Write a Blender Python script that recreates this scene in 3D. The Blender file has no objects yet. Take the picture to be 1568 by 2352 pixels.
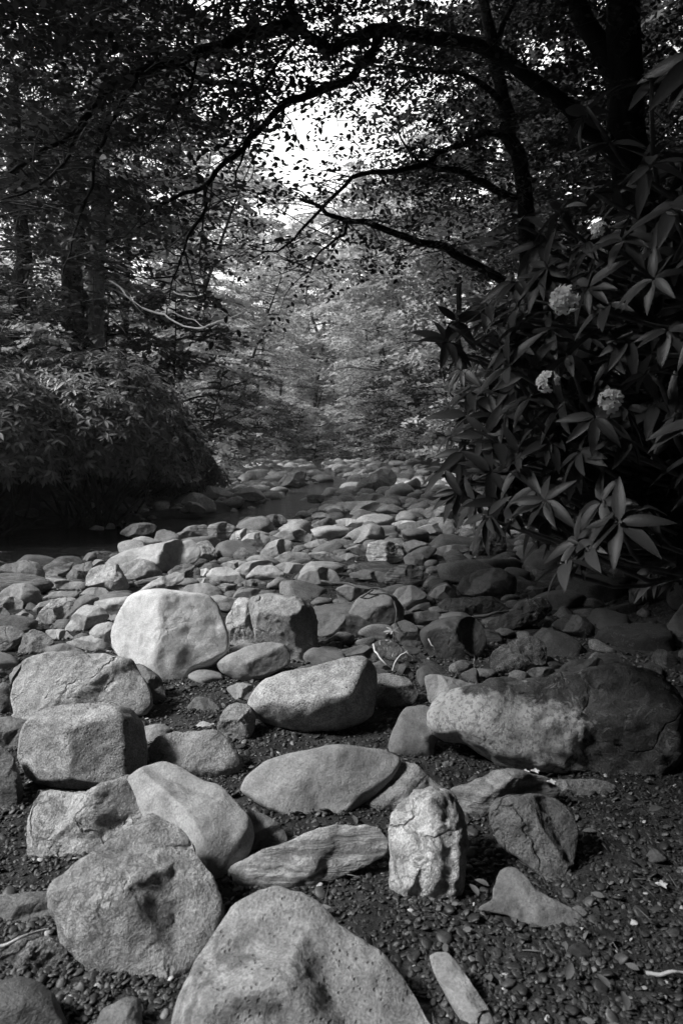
import bpy, math, random
import numpy as np
from mathutils import Vector, Matrix
R = math.radians
sc = bpy.context.scene
# ------------------------------------------------------------------ camera
CAM_H, PITCH = 1.2, R(6.0)
cd = bpy.data.cameras.new('camera'); cam = bpy.data.objects.new('camera', cd)
sc.collection.objects.link(cam); sc.camera = cam
cam.location = (0, 0, CAM_H); cam.rotation_euler = (R(90) - PITCH, 0, 0)
cd.sensor_fit = 'VERTICAL'; cd.sensor_height = 36; cd.sensor_width = 24; cd.lens = 24
cd.clip_start = 0.05; cd.clip_end = 2000
cd.dof.use_dof = True; cd.dof.focus_distance = 3.6; cd.dof.aperture_fstop = 5.0
# ------------------------------------------------------------------ light
SUN_EL, SUN_AZ = R(43), R(192)     # azimuth: direction TO the sun, anticlockwise from +x (left and a little behind)
w = bpy.data.worlds.new('World'); sc.world = w; w.use_nodes = True
nt = w.node_tree; nt.nodes.clear()
sky = nt.nodes.new('ShaderNodeTexSky'); sky.sky_type = 'NISHITA'; sky.sun_disc = False
sky.dust_density = 5.0; sky.sun_elevation = SUN_EL; sky.sun_rotation = R(90) - SUN_AZ
bw = nt.nodes.new('ShaderNodeRGBToBW'); bg = nt.nodes.new('ShaderNodeBackground'); wo = nt.nodes.new('ShaderNodeOutputWorld')
bg.inputs['Strength'].default_value = 0.12
nt.links.new(sky.outputs[0], bw.inputs[0])
# a white cloud patch added over the valley end to brighten the sky gap
tcw = nt.nodes.new('ShaderNodeTexCoord'); dt = nt.nodes.new('ShaderNodeVectorMath'); dt.operation = 'DOT_PRODUCT'; dt.inputs[1].default_value = (0, .86, .51)
cn = nt.nodes.new('ShaderNodeTexNoise'); cn.inputs['Scale'].default_value = 3.; cn.inputs['Detail'].default_value = 6
ad = nt.nodes.new('ShaderNodeMath'); ad.operation = 'MULTIPLY_ADD'; ad.inputs[1].default_value = .25
mr = nt.nodes.new('ShaderNodeMapRange'); mr.interpolation_type = 'SMOOTHSTEP'; mr.inputs['From Min'].default_value = .98; mr.inputs['From Max'].default_value = 1.06
mxw = nt.nodes.new('ShaderNodeMix'); mxw.data_type = 'FLOAT'; mxw.inputs[3].default_value = 12.
nt.links.new(tcw.outputs['Generated'], dt.inputs[0]); nt.links.new(tcw.outputs['Generated'], cn.inputs['Vector']); nt.links.new(cn.outputs['Fac'], ad.inputs[0]); nt.links.new(dt.outputs['Value'], ad.inputs[2])
nt.links.new(ad.outputs[0], mr.inputs['Value']); nt.links.new(mr.outputs[0], mxw.inputs[0]); nt.links.new(bw.outputs[0], mxw.inputs[2]); nt.links.new(mxw.outputs[0], bg.inputs['Color']); nt.links.new(bg.outputs[0], wo.inputs[0])
sd = bpy.data.lights.new('sun', 'SUN'); sd.energy = 5.0; sd.angle = R(9); sd.color = (1, 1, 1)
sun = bpy.data.objects.new('sun', sd); sc.collection.objects.link(sun)
sv = Vector((math.cos(SUN_AZ) * math.cos(SUN_EL), math.sin(SUN_AZ) * math.cos(SUN_EL), math.sin(SUN_EL)))
sun.rotation_euler = sv.to_track_quat('Z', 'Y').to_euler(); sun.location = sv * 30
sc.view_settings.view_transform = 'Standard'; sc.view_settings.look = 'None'
sc.view_settings.exposure = 0.38; sc.view_settings.gamma = 1.0
sc.cycles.max_bounces = 6; sc.cycles.diffuse_bounces = 3; sc.cycles.transmission_bounces = 4; sc.cycles.glossy_bounces = 2

# ------------------------------------------------------------------ projection helpers (1568 x 2352 photo units)
cp, sp = math.cos(PITCH), math.sin(PITCH)
def ray(px, py):
    a, b = (px - 784) / 1568., (1176 - py) / 1568.
    return Vector((a, cp + b * sp, -sp + b * cp))
def P(px, py, Y):                       # the point at distance Y down the creek
    r = ray(px, py); return Vector((r.x / r.y * Y, Y, CAM_H + r.z / r.y * Y))
def G(px, py, z=0.):                    # the point on the ground
    r = ray(px, py); t = (z - CAM_H) / r.z; return Vector((r.x * t, r.y * t, z))
def to_px(x, y, z):
    zc = y * cp - (z - CAM_H) * sp; yc = y * sp + (z - CAM_H) * cp
    return 784 + 1568 * x / zc, 1176 - 1568 * yc / zc

# ------------------------------------------------------------------ noise
def _h(ix, iy, iz, s):
    n = (ix * 374761393 + iy * 668265263 + iz * 2147483647 * 3 + iz * 1274126177 + s * 974634541) & 0xffffffff
    n = ((n ^ (n >> 13)) * 1274126177) & 0xffffffff
    return ((n ^ (n >> 16)) & 0xffff) / 32767.5 - 1.0
def vnoise(p, s=0):
    p = np.asarray(p, float); i = np.floor(p).astype(np.int64); f = p - i; f = f * f * (3 - 2 * f)
    r = 0
    for dx in (0, 1):
        for dy in (0, 1):
            for dz in (0, 1):
                w_ = (f[:, 0] if dx else 1 - f[:, 0]) * (f[:, 1] if dy else 1 - f[:, 1]) * (f[:, 2] if dz else 1 - f[:, 2])
                r = r + w_ * _h(i[:, 0] + dx, i[:, 1] + dy, i[:, 2] + dz, s)
    return r
def fbm(p, o=4, s=0, ridge=False):
    a, r = .5, 0
    for k in range(o):
        n = vnoise(p * 2 ** k + 17.3 * k, s + k)
        if ridge: n = 1 - 2 * np.abs(n)
        r = r + a * n; a *= .5
    return r
def smin(a, b, k):
    h = np.clip(.5 + .5 * (b - a) / k, 0, 1); return b * (1 - h) + a * h - k * h * (1 - h)
def sstep(a, b, x):
    t = np.clip((x - a) / (b - a), 0, 1); return t * t * (3 - 2 * t)

# ------------------------------------------------------------------ mesh helpers
def mesh_np(name, V, F, mat, smooth=True, tone=None, link=True):
    """V (n,3); F: (m,4) or (m,3) index array."""
    V = np.asarray(V, np.float32); F = np.asarray(F, np.int32); k = F.shape[1]
    me = bpy.data.meshes.new(name)
    me.vertices.add(len(V)); me.vertices.foreach_set('co', V.ravel())
    me.loops.add(F.size); me.loops.foreach_set('vertex_index', F.ravel())
    me.polygons.add(len(F)); me.polygons.foreach_set('loop_start', np.arange(0, F.size, k, dtype=np.int32))
    if smooth: me.polygons.foreach_set('use_smooth', np.ones(len(F), bool))
    me.update(calc_edges=True)
    if tone is not None:
        a = me.attributes.new('tone', 'FLOAT', 'FACE'); a.data.foreach_set('value', np.asarray(tone, np.float32))
    if mat: me.materials.append(mat)
    if not link: return me
    o = bpy.data.objects.new(name, me); sc.collection.objects.link(o); return o
def tag(o, label=None, cat=None, group=None, kind=None):
    if label: o['label'] = label
    if cat: o['category'] = cat
    if group: o['group'] = group
    if kind: o['kind'] = kind
    return o
def empty(name, loc, label, cat, group=None):
    o = bpy.data.objects.new(name, None); sc.collection.objects.link(o); o.location = loc; o.empty_display_size = .1
    return tag(o, label, cat, group)
def under(o, root):                     # o's mesh is in world coordinates; hang it under root (unrotated, unscaled)
    o.parent = root; o.location = -Vector(root.location); return o
def tubes(lines, sides=7):
    """lines: list of (points, radii). Returns V, F of tapered tubes."""
    VV, FF, n0 = [], [], 0
    ang = np.linspace(0, 2 * math.pi, sides, endpoint=False)
    for pts, rad in lines:
        p = np.asarray([tuple(q) for q in pts], float); rad = np.asarray(rad, float); m = len(p)
        t = np.gradient(p, axis=0); t /= np.linalg.norm(t, axis=1)[:, None] + 1e-9
        ref = np.array([0.13, .31, 1.]) if abs(t[0, 2]) < .8 else np.array([1., .2, .1])
        a = np.cross(t, ref); a /= np.linalg.norm(a, axis=1)[:, None] + 1e-9; b = np.cross(t, a)
        V = p[:, None, :] + rad[:, None, None] * (np.cos(ang)[None, :, None] * a[:, None, :] + np.sin(ang)[None, :, None] * b[:, None, :])
        VV.append(V.reshape(-1, 3)); i = np.arange(m - 1)[:, None] * sides; j = np.arange(sides)[None, :]; j2 = (j + 1) % sides
        FF.append(np.stack([i + j, i + j2, i + sides + j2, i + sides + j], -1).reshape(-1, 4) + n0); n0 += m * sides
    return np.concatenate(VV), np.concatenate(FF)
def curve(pts, n=24, wob=0., seed=0):
    """Catmull-Rom through pts, n points, with a little wobble."""
    p = np.asarray([tuple(q) for q in pts], float)
    q = np.vstack([2 * p[0] - p[1], p, 2 * p[-1] - p[-2]]); out = []
    ts = np.linspace(0, len(p) - 1 - 1e-6, n)
    for t in ts:
        i = int(t); f = t - i; a, b, c, d = q[i], q[i + 1], q[i + 2], q[i + 3]
        out.append(.5 * (2 * b + (c - a) * f + (2 * a - 5 * b + 4 * c - d) * f * f + (3 * b - a - 3 * c + d) * f ** 3))
    out = np.array(out)
    if wob:
        for k in range(3): out[:, k] += wob * vnoise(np.stack([ts * 1.7 + k * 31, ts * 0 + seed, ts * 0], 1), k)
    return out

# ------------------------------------------------------------------ materials
class NT:
    def __init__(s, name):
        s.m = bpy.data.materials.new(name); s.m.use_nodes = True; s.t = s.m.node_tree; s.t.nodes.clear()
        s.out = s.n('ShaderNodeOutputMaterial')
    def n(s, typ, **kw):
        nd = s.t.nodes.new(typ)
        for k, v in kw.items():
            if k.startswith('_'): setattr(nd, k[1:], v)
            else:
                nd.inputs[k.replace('__', ' ')].default_value = v
        return nd
    def l(s, a, b): s.t.links.new(a, b)
    def math(s, op, a, b=None, c=None, clamp=False):
        nd = s.t.nodes.new('ShaderNodeMath'); nd.operation = op; nd.use_clamp = clamp
        for i, v in enumerate((a, b, c)):
            if v is None: continue
            if isinstance(v, (int, float)): nd.inputs[i].default_value = v
            else: s.l(v, nd.inputs[i])
        return nd.outputs[0]
    def noise(s, vec, scale, detail=6, rough=.6, dist=0.):
        nd = s.n('ShaderNodeTexNoise', Scale=scale, Detail=detail, Roughness=rough, Distortion=dist); s.l(vec, nd.inputs['Vector']); return nd.outputs['Fac']
    def vor(s, vec, scale, feature='F1', rnd=1.):
        nd = s.n('ShaderNodeTexVoronoi', _feature=feature, Scale=scale, Randomness=rnd); s.l(vec, nd.inputs['Vector']); return nd.outputs['Distance']
    def ramp(s, fac, a, b, lo=0., hi=1.):     # smooth map a..b -> lo..hi
        nd = s.n('ShaderNodeMapRange', _interpolation_type='SMOOTHSTEP'); s.l(fac, nd.inputs['Value'])
        nd.inputs['From Min'].default_value = a; nd.inputs['From Max'].default_value = b
        nd.inputs['To Min'].default_value = lo; nd.inputs['To Max'].default_value = hi; return nd.outputs[0]
    def coord(s, per_object=True, stretch=None):
        tc = s.n('ShaderNodeTexCoord'); v = tc.outputs['Object']
        if stretch:
            mp = s.n('ShaderNodeMapping'); mp.inputs['Scale'].default_value = stretch; mp.inputs['Rotation'].default_value = (.3, .25, .2); s.l(v, mp.inputs['Vector']); v = mp.outputs[0]
        if per_object:
            oi = s.n('ShaderNodeObjectInfo'); add = s.n('ShaderNodeVectorMath', _operation='ADD'); s.l(v, add.inputs[0])
            m = s.math('MULTIPLY', oi.outputs['Random'], 57.); cb = s.n('ShaderNodeCombineXYZ'); s.l(m, cb.inputs[0]); s.l(m, cb.inputs[1]); s.l(cb.outputs[0], add.inputs[1]); v = add.outputs[0]
        return v
    def bump(s, h, strength, dist, prev=None):
        b = s.n('ShaderNodeBump', Strength=strength, Distance=dist); s.l(h, b.inputs['Height'])
        if prev: s.l(prev, b.inputs['Normal'])
        return b.outputs[0]
    def finish(s, shader): s.l(shader, s.out.inputs['Surface']); return s.m

def rock_material(name, base=1., grain=.25, patch=.3, pits=0., lichen=0., dark=0., strata=0., crack=.0, lit_end=0., rough=.85, bumpk=1.):
    """colour = object colour (real grey of that stone) x patterns; everything in object space, metres."""
    m = NT(name); v = m.coord(); oi = m.n('ShaderNodeObjectInfo')
    sep = m.n('ShaderNodeSeparateColor'); m.l(oi.outputs['Color'], sep.inputs[0]); col = m.math('MULTIPLY', sep.outputs[0], base)
    big = m.noise(v, 5., 5, .6, .6); mid = m.noise(v, 28., 6, .65); fine = m.noise(v, 170., 3, .7)
    col = m.math('MULTIPLY', col, m.ramp(big, .3, .72, 1 - patch, 1 + patch * .55))
    col = m.math('MULTIPLY', col, m.ramp(mid, .3, .7, 1 - grain * .8, 1 + grain * .6))
    col = m.math('MULTIPLY', col, m.ramp(fine, .28, .72, 1 - grain * 1.3, 1 + grain))
    h = m.math('ADD', m.math('MULTIPLY', mid, .7), m.math('MULTIPLY', fine, .3))
    if strata:
        vs = m.coord(True, (1.5, 1.5, 22)); st = m.noise(vs, 2.2, 8, .65, .8)
        col = m.math('MULTIPLY', col, m.ramp(st, .35, .65, 1 - strata * .55, 1 + strata * .35)); h = m.math('ADD', h, m.math('MULTIPLY', st, strata * 2.5))
    if pits:
        pv = m.vor(v, 75., 'F1'); pm = m.noise(v, 9., 3, .6); p3 = m.noise(v, 60., 2, .5)
        pk = m.math('MULTIPLY', m.ramp(m.math('SUBTRACT', pv, m.math('MULTIPLY', m.math('SUBTRACT', p3, .5), 1.1)), .05, .3, 1., 0.), m.ramp(pm, .42, .6))
        col = m.math('MULTIPLY', col, m.math('SUBTRACT', 1., m.math('MULTIPLY', pk, pits * .75))); h = m.math('SUBTRACT', h, m.math('MULTIPLY', pk, pits * .7))
    if dark:
        dn = m.noise(v, 7.5, 7, .62, .9); dk = m.ramp(dn, .52, .62)
        col = m.math('MULTIPLY', col, m.math('SUBTRACT', 1., m.math('MULTIPLY', dk, dark)))
    if lichen:
        ln = m.noise(v, 16., 9, .75, 1.1); l2 = m.noise(v, 3., 2, .5); lk = m.math('MULTIPLY', m.ramp(ln, .53, .59), m.ramp(l2, .42, .56))
        mx = m.n('ShaderNodeMix', _data_type='FLOAT'); m.l(m.math('MULTIPLY', lk, min(1, lichen)), mx.inputs[0]); m.l(col, mx.inputs[2]); mx.inputs[3].default_value = .42
        col = mx.outputs[0]; h = m.math('ADD', h, m.math('MULTIPLY', lk, .35))
    if lit_end:                              # left front end painted paler, as if light fell on it
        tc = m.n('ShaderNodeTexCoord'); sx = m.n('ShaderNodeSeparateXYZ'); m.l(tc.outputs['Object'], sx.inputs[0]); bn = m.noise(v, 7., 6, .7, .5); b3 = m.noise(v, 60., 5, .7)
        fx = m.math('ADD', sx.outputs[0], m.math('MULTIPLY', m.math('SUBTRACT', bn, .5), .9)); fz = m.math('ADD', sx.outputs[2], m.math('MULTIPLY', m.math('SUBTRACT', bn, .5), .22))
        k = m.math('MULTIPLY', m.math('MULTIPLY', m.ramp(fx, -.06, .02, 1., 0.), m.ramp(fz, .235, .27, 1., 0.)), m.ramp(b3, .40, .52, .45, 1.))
        mx = m.n('ShaderNodeMix', _data_type='FLOAT'); m.l(k, mx.inputs[0]); m.l(col, mx.inputs[2]); mx.inputs[3].default_value = lit_end; col = mx.outputs[0]
    if crack:
        dn = m.n('ShaderNodeTexNoise', Scale=4., Detail=5.); m.l(v, dn.inputs['Vector'])
        ad = m.n('ShaderNodeVectorMath', _operation='MULTIPLY_ADD'); m.l(dn.outputs['Color'], ad.inputs[0]); ad.inputs[1].default_value = (.5, .5, .5); m.l(v, ad.inputs[2])
        ck = m.vor(ad.outputs[0], 2.6, 'DISTANCE_TO_EDGE'); ckk = m.math('MULTIPLY', m.ramp(ck, .0, .03, 1., 0.), m.ramp(big, .45, .6))
        col = m.math('MULTIPLY', col, m.math('SUBTRACT', 1., m.math('MULTIPLY', ckk, crack * .35))); h = m.math('SUBTRACT', h, m.math('MULTIPLY', ckk, crack * .7))
    b = m.n('ShaderNodeBsdfPrincipled', Roughness=rough); b.inputs['Specular IOR Level'].default_value = .35
    cb = m.n('ShaderNodeCombineColor'); [m.l(col, cb.inputs[i]) for i in range(3)]; m.l(cb.outputs[0], b.inputs['Base Color'])
    m.l(m.bump(h, .85, .012 * bumpk), b.inputs['Normal'])
    return m.finish(b.outputs[0])
M = {
 'smooth': rock_material('smooth_stone', 1., .2, .22, pits=.15, dark=.2, crack=.2, bumpk=.6),
 'grain':  rock_material('grainy_stone', 1., .42, .25, pits=.5, bumpk=1.),
 'rough':  rock_material('rough_stone', 1., .32, .35, lichen=.25, crack=.8, bumpk=2.2),
 'spot':   rock_material('spotted_stone', 1., .3, .3, pits=.6, dark=.5, bumpk=.7),
 'strata': rock_material('layered_stone', 1., .25, .3, strata=1., bumpk=1.5),
 'lichen': rock_material('lichened_stone', 1., .35, .4, lichen=1.1, dark=.4, bumpk=1.8),
 'lit_end': rock_material('lit_end_stone', 1., .35, .4, lichen=.7, dark=.5, crack=.6, lit_end=.45, bumpk=1.8),
 'mossy':  rock_material('mossy_stone', 1., .6, .5, lichen=.5, dark=.5, bumpk=4.),
 'wet':    rock_material('damp_stone', 1., .25, .35, lichen=.15, crack=.3, rough=.55, bumpk=.9),
}
def leaf_material(name, lo, hi, trans=.35, rough=.5, spec=.4, big=0.):
    m = NT(name); at = m.n('ShaderNodeAttribute', _attribute_name='tone'); oi = m.n('ShaderNodeObjectInfo')
    col = m.ramp(at.outputs['Fac'], 0., 1., lo, hi)
    col = m.math('MULTIPLY', col, m.ramp(oi.outputs['Random'], 0., 1., .85, 1.15))
    cb = m.n('ShaderNodeCombineColor'); [m.l(col, cb.inputs[i]) for i in range(3)]
    b = m.n('ShaderNodeBsdfPrincipled', Roughness=rough); b.inputs['Specular IOR Level'].default_value = spec; m.l(cb.outputs[0], b.inputs['Base Color'])
    if big:
        tc = m.n('ShaderNodeTexCoord'); h = m.noise(tc.outputs['Object'], 160., 3, .6); m.l(m.bump(h, .4, .002), b.inputs['Normal'])
    t = m.n('ShaderNodeBsdfTranslucent'); m.l(cb.outputs[0], t.inputs['Color'])
    mx = m.n('ShaderNodeMixShader'); mx.inputs[0].default_value = trans; m.l(b.outputs[0], mx.inputs[1]); m.l(t.outputs[0], mx.inputs[2])
    return m.finish(mx.outputs[0])
ML = {
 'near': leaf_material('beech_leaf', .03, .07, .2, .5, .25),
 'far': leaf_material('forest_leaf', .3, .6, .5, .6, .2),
 'far_dark': leaf_material('dark_forest_leaf', .07, .15, .3, .6, .2),  # forest leaf in a darker tone, shared by several trees and bushes
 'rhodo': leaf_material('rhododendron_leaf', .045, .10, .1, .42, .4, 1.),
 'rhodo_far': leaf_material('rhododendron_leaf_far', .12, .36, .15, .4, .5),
 'petal': leaf_material('petal', .88, .92, .45, .6, .2),
}
def simple(name, c, rough=.9, var=.35, scale=20, bump=.01, spec=.3, stretch=None):
    m = NT(name); v = m.coord(True, stretch); n1 = m.noise(v, scale, 8, .65); n2 = m.noise(v, scale * .2, 3, .5)
    col = m.math('MULTIPLY', m.ramp(n1, .3, .7, c * (1 - var), c * (1 + var)), m.ramp(n2, .3, .7, 1 - var, 1 + var))
    cb = m.n('ShaderNodeCombineColor'); [m.l(col, cb.inputs[i]) for i in range(3)]
    b = m.n('ShaderNodeBsdfPrincipled', Roughness=rough); b.inputs['Specular IOR Level'].default_value = spec
    m.l(cb.outputs[0], b.inputs['Base Color']); m.l(m.bump(n1, .8, bump), b.inputs['Normal']); return m.finish(b.outputs[0])
M['bark'] = simple('bark', .025, var=.4, scale=14, bump=.02, stretch=(3, 3, .7))
M['pale_bark'] = simple('pale_bark', .36, var=.4, scale=12, bump=.02, stretch=(2, 2, 1))
M['bleached'] = simple('bleached_wood', .5, var=.15, scale=30, bump=.003)
M['twig'] = simple('twig_bark', .08, var=.3, scale=40, bump=.003)
M['green_twig'] = simple('green_twig', .16, var=.2, scale=40, bump=.002)
M['earth'] = simple('damp_gravelly_earth', .028, var=.55, scale=38, bump=.03)
M['dead_leaf'] = simple('dead_leaf', .1, var=.2, scale=30, bump=.002, rough=.7)
def pebble_material():
    m = NT('pebbles'); at = m.n('ShaderNodeAttribute', _attribute_name='tone'); v = m.coord(False); n = m.noise(v, 150., 4, .6)
    col = m.math('MULTIPLY', at.outputs['Fac'], m.ramp(n, .3, .7, .7, 1.25)); cb = m.n('ShaderNodeCombineColor'); [m.l(col, cb.inputs[i]) for i in range(3)]
    b = m.n('ShaderNodeBsdfPrincipled', Roughness=.55); m.l(cb.outputs[0], b.inputs['Base Color']); m.l(m.bump(n, .4, .002), b.inputs['Normal']); return m.finish(b.outputs[0])
M['pebble'] = pebble_material()
def water_material():
    m = NT('creek_water'); tc = m.n('ShaderNodeTexCoord'); mp = m.n('ShaderNodeMapping'); mp.inputs['Scale'].default_value = (1, 1.6, 1); m.l(tc.outputs['Object'], mp.inputs[0])
    n1 = m.noise(mp.outputs[0], 3.5, 4, .6, .6); n2 = m.noise(mp.outputs[0], 14., 3, .5)
    b = m.n('ShaderNodeBsdfPrincipled', Roughness=.12); b.inputs['Base Color'].default_value = (.02, .02, .02, 1); b.inputs['IOR'].default_value = 1.33; b.inputs['Specular IOR Level'].default_value = .5
    m.l(m.bump(m.math('ADD', n1, m.math('MULTIPLY', n2, .35)), .9, .12), b.inputs['Normal']); return m.finish(b.outputs[0])
M['water'] = water_material()

# ------------------------------------------------------------------ the ground
def XL(y): return np.interp(y, [-5, 5, 7, 8.5, 10, 13, 17, 32, 60, 90], [-8, -7, -6.6, -5.6, -4.7, -4.1, -3.5, -4.0, -4.6, -5])
def XR(y): return np.interp(y, [-5, 0, 3.3, 6, 10, 14.5, 20, 28, 36, 60, 90], [1.7, 1.7, 1.75, 2.1, 2.6, 2.7, 2.8, 2.1, 1.3, .2, 0])
CH = np.array([(-9, 7.4), (-6, 7.7), (-4.2, 8.4), (-2.9, 9.7), (-1.7, 11.), (-1.1, 13), (-.9, 16), (-.5, 18.3), (0., 22), (-.4, 26), (-1.2, 34), (-2, 60)])
CW = np.array([1.6, 1.6, 1.6, 1.35, 1.0, .7, .6, 1.0, .5, .4, .4, .4])
def channel(x, y):
    best = np.full(x.shape, -9.)
    for i in range(len(CH) - 1):
        a, b = CH[i], CH[i + 1]; d = b - a; t = np.clip(((x - a[0]) * d[0] + (y - a[1]) * d[1]) / (d @ d), 0, 1)
        dist = np.hypot(x - a[0] - t * d[0], y - a[1] - t * d[1]); best = np.maximum(best, 1 - dist / (CW[i] * (1 - t) + CW[i + 1] * t))
    return best
def ground_z(x, y):
    x = np.asarray(x, float); y = np.asarray(y, float); sh = x.shape; x = x.ravel(); y = y.ravel()
    p = np.stack([x, y, x * 0], 1); out = np.maximum(XL(y) - x, x - XR(y))
    z = .022 * fbm(p * 2.3, 4) + .012 * fbm(p * 9, 3, 9)
    z = z - .27 * sstep(-.35, .5, channel(x, y)) * (y > 5)
    z = z + .45 * sstep(0, 1.3, out) + .09 * np.maximum(out - .6, 0) + .25 * sstep(.5, 4, out) * fbm(p * .5, 3, 5)
    z = z + 10 * sstep(62, 120, y) + 30 * sstep(110, 400, np.hypot(x, y))
    return z.reshape(sh)
def build_ground():
    def axis(lim, n, f): t = np.linspace(-1, 1, n); return np.sign(t) * (np.abs(t) * f + (lim - f) * np.abs(t) ** 6)
    xs = axis(700, 361, 9); t = np.linspace(0, 1, 420); ys = -6 + 22 * t + 700 * t ** 9
    X, Y = np.meshgrid(xs, ys); Z = ground_z(X, Y); V = np.stack([X, Y, Z], -1).reshape(-1, 3)
    nx = len(xs); i = np.arange(len(ys) - 1)[:, None] * nx; j = np.arange(nx - 1)[None, :]
    F = np.stack([i + j, i + j + 1, i + nx + j + 1, i + nx + j], -1).reshape(-1, 4)
    tag(mesh_np('ground', V, F, M['earth']), kind='structure')
    ys = np.linspace(5.6, 62, 60); rows = [(XL(y) - .9, XR(y) + .9) for y in ys]
    V = [(a + (b - a) * k / 12, y, -.115) for (a, b), y in zip(rows, ys) for k in range(13)]
    F = [(r * 13 + k, r * 13 + k + 1, r * 13 + k + 14, r * 13 + k + 13) for r in range(59) for k in range(12)]
    tag(mesh_np('water', V, F, M['water']), kind='structure')
build_ground()
# ------------------------------------------------------------------ traced stones
OFF = {1: (0, 1176), 2: (784, 1176), 3: (0, 1764), 4: (784, 1764)}
def frame_pt(q, p):
    if q == 0: return p
    if q == 5: return (287 + p[0] * .5127, 1022 + p[1] * .5127)
    o = OFF[q]; return (o[0] + p[0] / 2., o[1] + p[1] / 2.)
def chaikin(p, it=2):
    p = np.asarray(p, float)
    for _ in range(it):
        n = np.roll(p, -1, 0); p = np.stack([.86 * p + .14 * n, .14 * p + .86 * n], 1).reshape(-1, 2)
    return p
EDGE = []; PLACED = []                              # (x, y, radius) on the ground
def rock(q, pts, label, mat='smooth', c=.36, D=.62, T=.9, fac=(), feats=(), n=0, name='boulder', rough=1., tau=None, ground=None, up=0., cat=None, group=None):
    global RK; RK += 1; seed = RK
    rnd = random.Random(seed * 77)
    D2 = chaikin([frame_pt(q, p) for p in pts]); N = 104; K = 26 if rough else 20
    ymax = D2[:, 1].max() if ground is None else ground
    g = G(0, ymax, up - .015); Y0 = g.y; elev = math.degrees(math.atan2(CAM_H, Y0))
    tau = R(90 - elev - 14 if tau is None else tau)
    n_ = Vector((0, -math.sin(tau), math.cos(tau))); p0 = Vector((0, Y0, up - .02)); co = Vector((0, 0, CAM_H))
    Q = []
    for a, b in D2:
        r = ray(a, b); t = (p0 - co).dot(n_) / r.dot(n_); Q.append(co + r * t)
    Q = np.array([tuple(v) for v in Q]); EDGE.extend([q for q in Q if q[2] < .03 and q[1] < 4.2]); u = np.array([1., 0, 0]); v = np.array([0, math.cos(tau), math.sin(tau)]); nn = np.array(n_)
    ab = np.stack([Q @ u, Q @ v], 1); nx = np.roll(ab, -1, 0); cr = ab[:, 0] * nx[:, 1] - nx[:, 0] * ab[:, 1]; A = cr.sum() / 2
    c2 = ((ab + nx) * cr[:, None]).sum(0) / (6 * A); S = math.sqrt(abs(A) / math.pi)
    ab = ab - c2; C = c2[0] * u + c2[1] * v + nn * (float(Q[0] @ nn))
    if A < 0: ab = ab[::-1]
    ab = ab * 1.055
    # resample evenly by angle-ish arc length
    L = np.r_[0, np.cumsum(np.linalg.norm(np.roll(ab, -1, 0) - ab, axis=1))]; cl = np.vstack([ab, ab[:1]])
    s = np.linspace(0, L[-1], N, endpoint=False); ab = np.stack([np.interp(s, L, cl[:, 0]), np.interp(s, L, cl[:, 1])], 1)
    minr = min(np.abs(ab[:, 0]).max(), np.abs(ab[:, 1]).max()) / 1.0
    Dm = D * min(S, minr * 1.15)
    extra = [(rnd.uniform(0, 360), rnd.uniform(.25, .9), rnd.uniform(.72, 1.0), rnd.choice([.02, .05])) for _ in range(max(0, n + 2))]
    def height(x, y, r):
        h = Dm * np.clip(1 - r ** 2.7, 0, 1) ** .62 + 0 * x; h0 = h.copy()
        steep = [f for f in fac if f[1] >= 1.0]
        for f in [f for f in fac if f[1] < 1.0] + extra:
            al, st, of = R(f[0]), f[1], f[2]
            h = smin(h, Dm * of - st * (x * math.cos(al) + y * math.sin(al)), .06 * S if len(f) < 4 else f[3] * S)
        h = np.maximum(h, .22 * h0)
        for f in steep:                   # a side that falls away steeply to the outline
            al, st = R(f[0]), f[1]; E = (ab[:, 0] * math.cos(al) + ab[:, 1] * math.sin(al)).max()
            h = smin(h, st * (E * .97 - (x * math.cos(al) + y * math.sin(al))), .08 * S if len(f) < 4 else f[3] * S)
        for f in feats:                   # local bumps and hollows, given where they are seen
            fx, fy = frame_pt(q, f[:2]); rr = ray(fx, fy); t = (p0 - co).dot(n_) / rr.dot(n_); w3 = np.array(co + rr * t)
            fa, fb = w3 @ u - c2[0], w3 @ v - c2[1]; sc_ = f[2] * (.5 if q in (1, 2, 3, 4) else .5) / 1568 * float((Vector(w3) - co).length)
            h = h + f[3] * S * np.exp(-((x - fa) ** 2 + (y - fb) ** 2) / (sc_ ** 2) )
        return h
    rings = np.sin(np.linspace(0, math.pi / 2, K + 1))[1:]; V = []
    for r in rings:
        x, y = ab[:, 0] * r, ab[:, 1] * r; V.append(np.stack([x, y, height(x, y, r)], 1))
    hedge = V[-1][:, 2]; rb = np.sin(np.linspace(0, math.pi / 2, 9))[1:-1][::-1]
    for r in rb:
        x, y = ab[:, 0] * r, ab[:, 1] * r; V.append(np.stack([x, y, hedge * r - T * S * (1 - r ** 2.2) ** .6], 1))
    top = np.array([[0, 0, float(height(np.zeros(1), np.zeros(1), 0.)[0])]]); bot = np.array([[0, 0, -T * S]])
    V = np.concatenate(V + [top, bot]); nr = K + len(rb); it, ib = len(V) - 2, len(V) - 1
    i = np.arange(nr - 1)[:, None] * N; j = np.arange(N)[None]; j2 = (j + 1) % N
    F = np.stack([i + j, i + N + j, i + N + j2, i + j2], -1).reshape(-1, 4)
    jj = np.arange(N); T1 = np.stack([np.full(N, it), jj, (jj + 1) % N], 1); o = (nr - 1) * N; T2 = np.stack([np.full(N, ib), o + (jj + 1) % N, o + jj], 1)
    F3 = np.concatenate([F[:, [0, 1, 2]], F[:, [0, 2, 3]], T1, T2])
    # roughness along normals
    fn = np.cross(V[F3[:, 1]] - V[F3[:, 0]], V[F3[:, 2]] - V[F3[:, 0]]); vn = np.zeros_like(V)
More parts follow.
